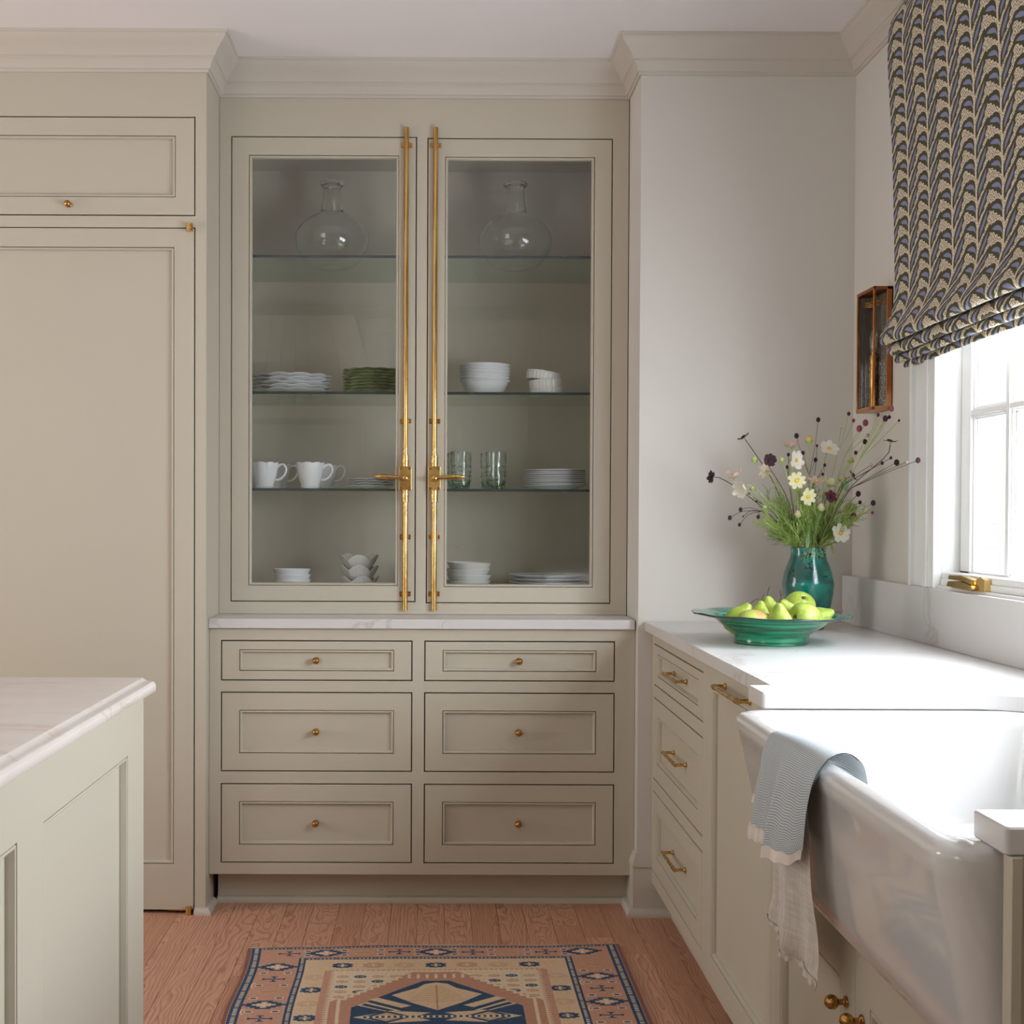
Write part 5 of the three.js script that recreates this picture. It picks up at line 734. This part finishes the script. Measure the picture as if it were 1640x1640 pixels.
// ------------------------------------------------------------------ the rug
{
  const W = 1.06, L = 1.75, K = 1000;                                      // pixels per metre
  const print = canvasTexture(W * K, L * K, (g, w, h) => {
    const ROSE = '#cf9c84', SAND = '#e6c8a4', CREAM = '#ecd8ba', NAVY = '#2c4a6c', BLUE = '#3c638c', PALE = '#dfb99e', r = mulberry(3);
    const R = (x, y, a, b, c) => { g.fillStyle = c; g.fillRect(x, y, a, b); };
    const poly = (p, c) => { g.fillStyle = c; g.beginPath(); p.forEach(([x, y], i) => (i ? g.lineTo(x, y) : g.moveTo(x, y))); g.closePath(); g.fill(); };
    const line = (p, c, n) => { g.strokeStyle = c; g.lineWidth = n; g.lineJoin = 'miter'; g.beginPath(); p.forEach(([x, y], i) => (i ? g.lineTo(x, y) : g.moveTo(x, y))); g.stroke(); };
    R(0, 0, w, h, '#8e5a4c'); R(9, 5, w - 18, h - 10, '#a98a86');
    const guard = (x, y, a, b, vertical) => { R(x, y, a, b, NAVY); const n = vertical ? b : a, step = 11; for (let i = 3; i < n - 6; i += step) { const c = (Math.round(i / step) % 5 === 4) ? '#b98a78' : '#dccfb8', s = vertical ? a : b, o = s * 0.30; if (vertical) R(x + o, y + i, s * 0.42, 7, c); else R(x + i, y + o, 7, s * 0.42, c); } };
    R(36, 14, w - 72, h - 28, ROSE);
    const cross = (x, y) => { R(x - 30, y - 3, 60, 6, NAVY); R(x - 3, y - 18, 6, 36, NAVY); for (const s of [-1, 1]) { R(x + s * 28 - 3, y - 6, 6, 12, NAVY); R(x - 9, y + s * 17 - 2.5, 18, 5, NAVY); } R(x - 2, y - 2, 4, 4, SAND); };
    const star = (x, y) => { for (const [a, b] of [[56, 5], [44, 12], [32, 19], [20, 27]]) R(x - a, y - b, 2 * a, 2 * b, NAVY); R(x - 30, y - 5, 60, 10, PALE); R(x - 18, y - 11, 36, 22, PALE); R(x - 8, y - 20, 16, 40, PALE); R(x - 26, y - 2.5, 52, 5, CREAM); R(x - 4, y - 15, 8, 30, CREAM); };
    const faint = (x, y) => { for (const [a, b] of [[40, 4], [30, 10], [20, 16]]) { R(x - a, y - b, 2 * a, 2 * b, '#cfa283'); } R(x - 20, y - 2, 40, 4, '#b98266'); };
    const dots = (x, y, vertical) => { for (const s of [-1, 1]) { const [a, b] = vertical ? [x + s * 33, y] : [x, y + s * 17]; R(a - 11, b - 7, 22, 14, CREAM); R(a - 6, b - 4, 12, 8, NAVY); R(a - 9, b - 2, 18, 4, NAVY); } };
    const border = [cross, star, faint, cross, star, cross, faint, cross, star];
    border.forEach((f, i) => { const x = 119 + i * 103.6; f(x, 54); f(w - x, h - 54); if (i < 8) { dots(x + 52, 54, false); dots(x + 52, h - 54, false); } });
    const side = [star, cross, faint, star, cross];
    for (let i = 0; i < 15; i++) { const y = 160 + i * 88; if (y > h - 130) break; side[i % 5](92, y); side[(i + 2) % 5](w - 94, y); dots(92, y + 44, true); dots(w - 94, y + 44, true); if (i % 2) for (const x of [92, w - 94]) line([[x - 44, y + 26], [x - 52, y + 34], [x - 52, y + 54], [x - 44, y + 62]], CREAM, 4); }
    guard(12, 5, w - 24, 13, false); guard(12, h - 18, w - 24, 13, false); guard(12, 5, 26, h - 10, true); guard(w - 38, 5, 26, h - 10, true);
    R(148, 92, w - 296, h - 184, SAND);
    guard(148, 92, w - 296, 15, false); guard(148, h - 107, w - 296, 15, false); guard(148, 92, 20, h - 184, true); guard(w - 168, 92, 20, h - 184, true);
    const flower = (x, y, c, k = 1) => { for (const [a, b] of [[-30, -8], [-16, -14], [0, -16], [16, -14], [30, -8], [-30, 8], [-16, 14], [0, 16], [16, 14], [30, 8]]) { g.fillStyle = c; g.beginPath(); g.ellipse(x + a * 0.72 * k, y + b * 0.8 * k, 8 * k, 6 * k, a * b > 0 ? 0.5 : -0.5, 0, 7); g.fill(); } R(x - 24 * k, y - 2, 48 * k, 4, c); R(x - 3, y - 13 * k, 6, 26 * k, SAND); };
    for (const y of [134, h - 134]) for (let i = 0; i < 7; i++) flower(273 + i * 86, y + 20 * Math.sign(h / 2 - y), [NAVY, '#cda184', '#d9b795'][i % 3]);
    for (const x of [202, w - 204]) for (let i = 0; i < 17; i++) { const y = 240 + i * 90; if (y < h - 200) flower(x, y, [PALE, NAVY, '#d9b795', NAVY][i % 4]); }
    // field with its stepped rose band and blue medallion
    R(240, 190, w - 480, h - 380, CREAM);
    for (const x of [240, w - 240]) for (let y = 190; y < h - 190; y += 14) poly([[x, y], [x + (x < w / 2 ? 16 : -16), y + 7], [x, y + 14]], ROSE);
    R(226, 190, 16, h - 380, ROSE); R(w - 242, 190, 16, h - 380, ROSE); for (let x = 240; x < w - 240; x += 14) for (const [y, s] of [[188, 1], [h - 188, -1]]) poly([[x, y], [x + 7, y + 9 * s], [x + 14, y]], ROSE);
    for (const [y0, s] of [[0, 1], [h, -1]]) {
      const P = (x, y) => [x, y0 + s * y];
      for (let i = 0; i < 4; i++) for (let j = 0; j < 5 - i; j++) for (const m of [1, -1]) { const x = m > 0 ? 278 + i * 48 : w - 278 - i * 48, y = y0 + s * (238 + j * 35); g.fillStyle = (i + j * 2) % 3 === 1 ? '#3d536b' : '#d6a98a'; g.beginPath(); g.ellipse(x, y, 17, 10, 0, 0, 7); g.fill(); g.fillStyle = CREAM; for (const [a, b] of [[-7, -3], [7, -3], [-7, 4], [7, 4], [0, 0]]) g.fillRect(x + a - 2, y + b - 1.5, 4, 3); }
    }
    const oct = (tx, ty, mx, my) => [[w / 2 - tx, ty], [w / 2 + tx, ty], [w / 2 + mx, my], [w / 2 + mx, h - my], [w / 2 + tx, h - ty], [w / 2 - tx, h - ty], [w / 2 - mx, h - my], [w / 2 - mx, my]];
    poly(oct(62, 207, 274, 409), '#c8937a');
    { const z = []; const n = 9; for (let i = 0; i <= n; i++) { const x = lerp(90, 236, i / n), y = lerp(246, 392, i / n); z.push([x, y], [x + 16, y]); } for (const sx of [1, -1]) for (const sy of [1, -1]) line([...z.map(([x, y]) => [w / 2 + sx * x, sy > 0 ? y : h - y]), [w / 2 + sx * 246, h / 2]], CREAM, 9); }
    for (let i = -3; i <= 3; i++) for (const y of [222, h - 250]) R(w / 2 + i * 24 - 4, y, 8, 30, CREAM);
    poly(oct(34, 270, 218, 446), NAVY); poly(oct(26, 292, 62, 316), NAVY);
    poly([[w / 2, 282], [w / 2 + 30, 292], [w / 2 + 52, 322], [w / 2 + 118, 368], [w / 2 + 60, 424], [w / 2, 470], [w / 2 - 60, 424], [w / 2 - 118, 368], [w / 2 - 52, 322], [w / 2 - 30, 292]], SAND);
    for (let i = 0; i < 9; i++) for (const s of [1, -1]) line([[w / 2, 318 + i * 12], [w / 2 + s * (20 + i * 7), 300 + i * 12 + 6]], '#c9a070', 3);
    line([[w / 2, 300], [w / 2, 470]], '#c98f6e', 5);
    for (const s of [1, -1]) { const x = w / 2; poly([[x + s * 66, 438], [x + s * 152, 384], [x + s * 176, 396], [x + s * 92, 452]], SAND); poly([[x + s * 92, 470], [x + s * 180, 410], [x + s * 204, 432], [x + s * 130, 474]], SAND); poly([[x + s * 108, 468], [x + s * 184, 420], [x + s * 194, 430], [x + s * 128, 470]], NAVY); }
    poly([[w / 2 - 212, 508], [w / 2 - 120, 470], [w / 2, 486], [w / 2 + 120, 470], [w / 2 + 212, 508], [w / 2 + 120, 546], [w / 2, 530], [w / 2 - 120, 546]], SAND);
    for (const x of [-128, 128]) { line([[w / 2 + x - 56, 508], [w / 2 + x, 476], [w / 2 + x + 56, 508], [w / 2 + x, 540], [w / 2 + x - 56, 508]], NAVY, 9); line([[w / 2 + x - 34, 508], [w / 2 + x, 489], [w / 2 + x + 34, 508], [w / 2 + x, 527], [w / 2 + x - 34, 508]], '#c58a63', 4); }
    poly([[w / 2 - 60, 508], [w / 2, 474], [w / 2 + 60, 508], [w / 2, 542]], NAVY);
    R(w / 2 - 190, 501, 380, 14, CREAM); for (let x = -186; x < 186; x += 15) R(w / 2 + x, 502, 8, 12, NAVY);
    for (let k = 0; k < 6; k++) { const y = 620 + k * 95; poly([[w / 2 - 150, y], [w / 2, y - 60], [w / 2 + 150, y], [w / 2, y + 60]], k % 2 ? SAND : BLUE); poly([[w / 2 - 90, y], [w / 2, y - 36], [w / 2 + 90, y], [w / 2, y + 36]], k % 2 ? NAVY : CREAM); }
    // wear and knots
    for (let i = 0; i < 90000; i++) { const x = r() * w, y = r() * h; g.fillStyle = r() < 0.5 ? 'rgba(255,240,220,0.10)' : 'rgba(60,40,40,0.10)'; g.fillRect(x, y, 2 + r() * 3, 2); }
    for (let y = 0; y < h; y += 4) { g.fillStyle = 'rgba(70,45,40,0.10)'; g.fillRect(0, y, w, 1.3); }
  });
  const knots = texture(64, 64, (u, v) => { const k = 128 + 70 * Math.sin(v * Math.PI * 16) * 0.6 + 50 * Math.sin(u * Math.PI * 16) + 60 * (nA(u * 32, v * 32, 32, 32) - 0.5); return [k, k, k]; }, false);
  const mat = new THREE.MeshStandardMaterial({ map: print, roughness: 0.95, bumpMap: repeat(knots, 32, 54), bumpScale: 0.0012 });
  const g = new THREE.BoxGeometry(W, 0.0075, L, 60, 1, 90), p = g.attributes.position, uv = g.attributes.uv;
  for (let i = 0; i < p.count; i++) {
    const x = p.getX(i), z = p.getZ(i), y = p.getY(i), a = (x + W / 2) / W, b = (z + L / 2) / L;
    uv.setXY(i, a, 1 - b);
    p.setXYZ(i, x - 0.055 * b * L * a * 0.62 + 0.006 * Math.sin(b * 17) * smooth(0.4, 0, a) * (b > 0.01 ? 1 : 0), y + 0.00375 + (y > 0 ? 0.0022 * fbm(nB, x * 9 + 3, z * 9 + 3, 2) : 0), z + 0.006 * Math.sin(a * 9 + 1) * smooth(0.1, 0, b));
  }
  g.computeVertexNormals();
  const t = thing('rug', 'worn oriental rug in rose, sand and navy with a stepped medallion on the oak floor', 'rug', [0, 0, 0]);
  const put = (k) => k.rotateY(0.034).translate(0.0305, 0.0003, 0.3125 + L / 2);
  part(t, 'pile', put(g), mat);
  const edge = []; for (let i = 0; i <= 40; i++) { const a = i / 40; edge.push([lerp(-W / 2 + 0.003, W / 2 - 0.003, a), 0.005, -L / 2 + 0.006 * Math.sin(a * 9 + 1) - 0.001]); }
  part(t, 'whipped_edge', put(tube(edge, 0.0045, 120, 8)), new THREE.MeshStandardMaterial({ color: lin(0.58, 0.46, 0.38), roughness: 1, bumpMap: brushed, bumpScale: 0.001 }), 'pale whipped edge');
}

// ------------------------------------------------------------------ outside the window
{
  const paving = texture(256, 256, (u, v) => { const k = 190 + 40 * (fbm(nA, u * 16, v * 16, 4, 16, 16) - 0.5); return [k, k - 4, k - 10]; });
  struct('ground', box(1.42, 16, -0.42, -0.30, -14, 16, 0), new THREE.MeshStandardMaterial({ map: repeat(paving, 0.5, 0.5), roughness: 0.95 }));
  const limewash = texture(512, 512, (u, v) => { const k = 226 + 22 * (fbm(nA, u * 12, v * 12, 4, 12, 12) - 0.5), d = smooth(0.70, 0.82, fbm(nC, u * 40, v * 40, 3, 40, 40)) * smooth(0.45, 0.7, fbm(nB, u * 5, v * 5, 3, 5, 5)); return mix3([k, k, k], [120, 116, 112], d); });
  const MB = new THREE.MeshStandardMaterial({ map: repeat(limewash, 2.2, 2.2), roughness: 0.95, bumpMap: repeat(limewash, 2.2, 2.2), bumpScale: 0.004 });
  const pier = struct('exterior_pier', box(1.402, 1.672, -0.30, 2.9, -0.25, 0.143, 0), MB), r = mulberry(12);
  for (let k = 0; k < 42; k++) { const y = -0.29 + k * 0.0755; for (const [a, b] of k % 2 ? [[1.403, 1.478], [1.486, 1.682]] : [[1.403, 1.578], [1.586, 1.681]]) part(pier, 'brick', box(a, b + (r() - 0.5) * 0.004, y, y + 0.0675, 0.06, 0.150 + (r() - 0.5) * 0.003, 0.004), MB); }
  // a hedge and two small trees
  const leafG = new THREE.CircleGeometry(0.05, 6).scale(1, 0.55, 1), leafM = new THREE.MeshPhysicalMaterial({ color: lin(0.30, 0.52, 0.22), roughness: 0.7, transmission: 0.35, thickness: 0, side: THREE.DoubleSide });
  function shrub(name, label, category, [x, y, z], [a, b, c], n, seed, trunk) {
    const q = mulberry(seed), t = thing(name, label, category, [x, -0.3, z]), o = new THREE.InstancedMesh(leafG, leafM, n), m = new THREE.Matrix4(), e = new THREE.Euler(), tint = new THREE.Color();
    for (let i = 0; i < n; i++) { const d = V3(q() * 2 - 1, q() * 2 - 1, q() * 2 - 1); if (d.length() > 1) { i--; continue; } d.multiplyScalar(0.72 + 0.28 * fbm(nA, d.x * 4 + 9, d.y * 4 + d.z * 4 + 9, 2)); m.makeRotationFromEuler(e.set(q() * 6, q() * 6, q() * 6)); const s = 0.7 + q() * 0.8; m.scale(V3(s, s, s)); m.setPosition(d.x * a, y + 0.3 + d.y * b, d.z * c); o.setMatrixAt(i, m); o.setColorAt(i, tint.setRGB(0.6 + q() * 0.6, 0.7 + q() * 0.5, 0.6 + q() * 0.6)); }
    o.name = 'foliage'; o.userData.kind = 'stuff'; o.castShadow = o.receiveShadow = true; t.add(o);
    part(t, 'trunk', trunk.map(([p, s, w]) => rod([x + p[0], p[1] - 0.3, z + p[2]], [x + s[0], s[1] - 0.3, z + s[2]], w, 10, w * 0.6)), new THREE.MeshStandardMaterial({ color: lin(0.10, 0.07, 0.05), roughness: 0.9 }));
  }
  shrub('garden_hedge', 'leafy green hedge seen through the window beyond the white brick pier', 'hedge', [6.6, 0.95, -3.4], [1.5, 1.5, 3.6], 5200, 31, [[[0, 0, -2], [0.1, 1.2, -2], 0.05], [[0, 0, 0], [0.1, 1.2, 0], 0.05], [[0, 0, 2], [0, 1.2, 2], 0.05]]);
  shrub('garden_tree', 'pale green tree outside, above the hedge beyond the window', 'tree', [8.4, 3.2, -5.2], [2.2, 1.9, 2.4], 4200, 32, [[[0, 0, 0], [0.1, 2.2, 0.1], 0.12], [[0.1, 2.2, 0.1], [0.9, 3.4, 0.4], 0.06], [[0.1, 2.2, 0.1], [-0.8, 3.4, -0.2], 0.06]]);
}
// ------------------------------------------------------------------ the far side of the kitchen, seen only mirrored in the glass doors
{
  const t = thing('pantry_cabinet', 'tall pantry cabinet with paired panelled doors, mirrored faintly in the glass doors', 'cabinet', [0.3, 0, NEAR - 0.15]);
  part(t, 'carcass', box(-0.5, 0.72, 0.1, 2.59, NEAR - 0.28, NEAR - 0.01, 0), M.paint); part(t, 'base', box(-0.48, 0.70, 0, 0.1, NEAR - 0.26, NEAR - 0.01, 0), M.paint);
  for (const [x0, x1, k] of [[-0.49, 0.109, 0], [0.112, 0.71, 1]]) { const f = framedFront(x1 - x0, 2.44, { l: 0.07, t: 0.08, b: 0.12 }); turnY([f.frame, f.bead, f.panel], Math.PI, [x1, 0.13, NEAR - 0.301]); const d = part(t, 'door', f.frame, M.paint); part(d, 'bead', f.bead, M.paint); part(d, 'panel', f.panel, M.paint); part(d, 'knob', turnY([roundKnob(0.014, 0.034)], Math.PI, [k ? x0 + 0.035 : x1 - 0.035, 1.02, NEAR - 0.301]), M.oldBrass); }
  const h = thing('range_hood', 'flared range hood clad in upright boards, mirrored faintly in the glass doors', 'hood', [-1.0, 1.9, NEAR - 0.3]);
  for (let i = 0; i < 11; i++) { const a = i / 11, b = (i + 1) / 11 - 0.004, q = (k, y) => { const w = lerp(0.62, 0.44, y), z = NEAR - lerp(0.55, 0.36, y); return V3(-1.0 + (k - 0.5) * 2 * w, lerp(1.98, 2.6, y), z); }; part(h, 'plank', rings([[q(a, 0), q(b, 0), q(b, 0).setZ(NEAR - 0.02), q(a, 0).setZ(NEAR - 0.02)], [q(a, 1), q(b, 1), q(b, 1).setZ(NEAR - 0.02), q(a, 1).setZ(NEAR - 0.02)]], { caps: [true, true], crease: 0.4 }), M.paint); }
  part(h, 'skirt', box(-1.64, -0.36, 1.88, 1.98, NEAR - 0.57, NEAR - 0.02), M.paint);
}

renderer.render(scene, camera);
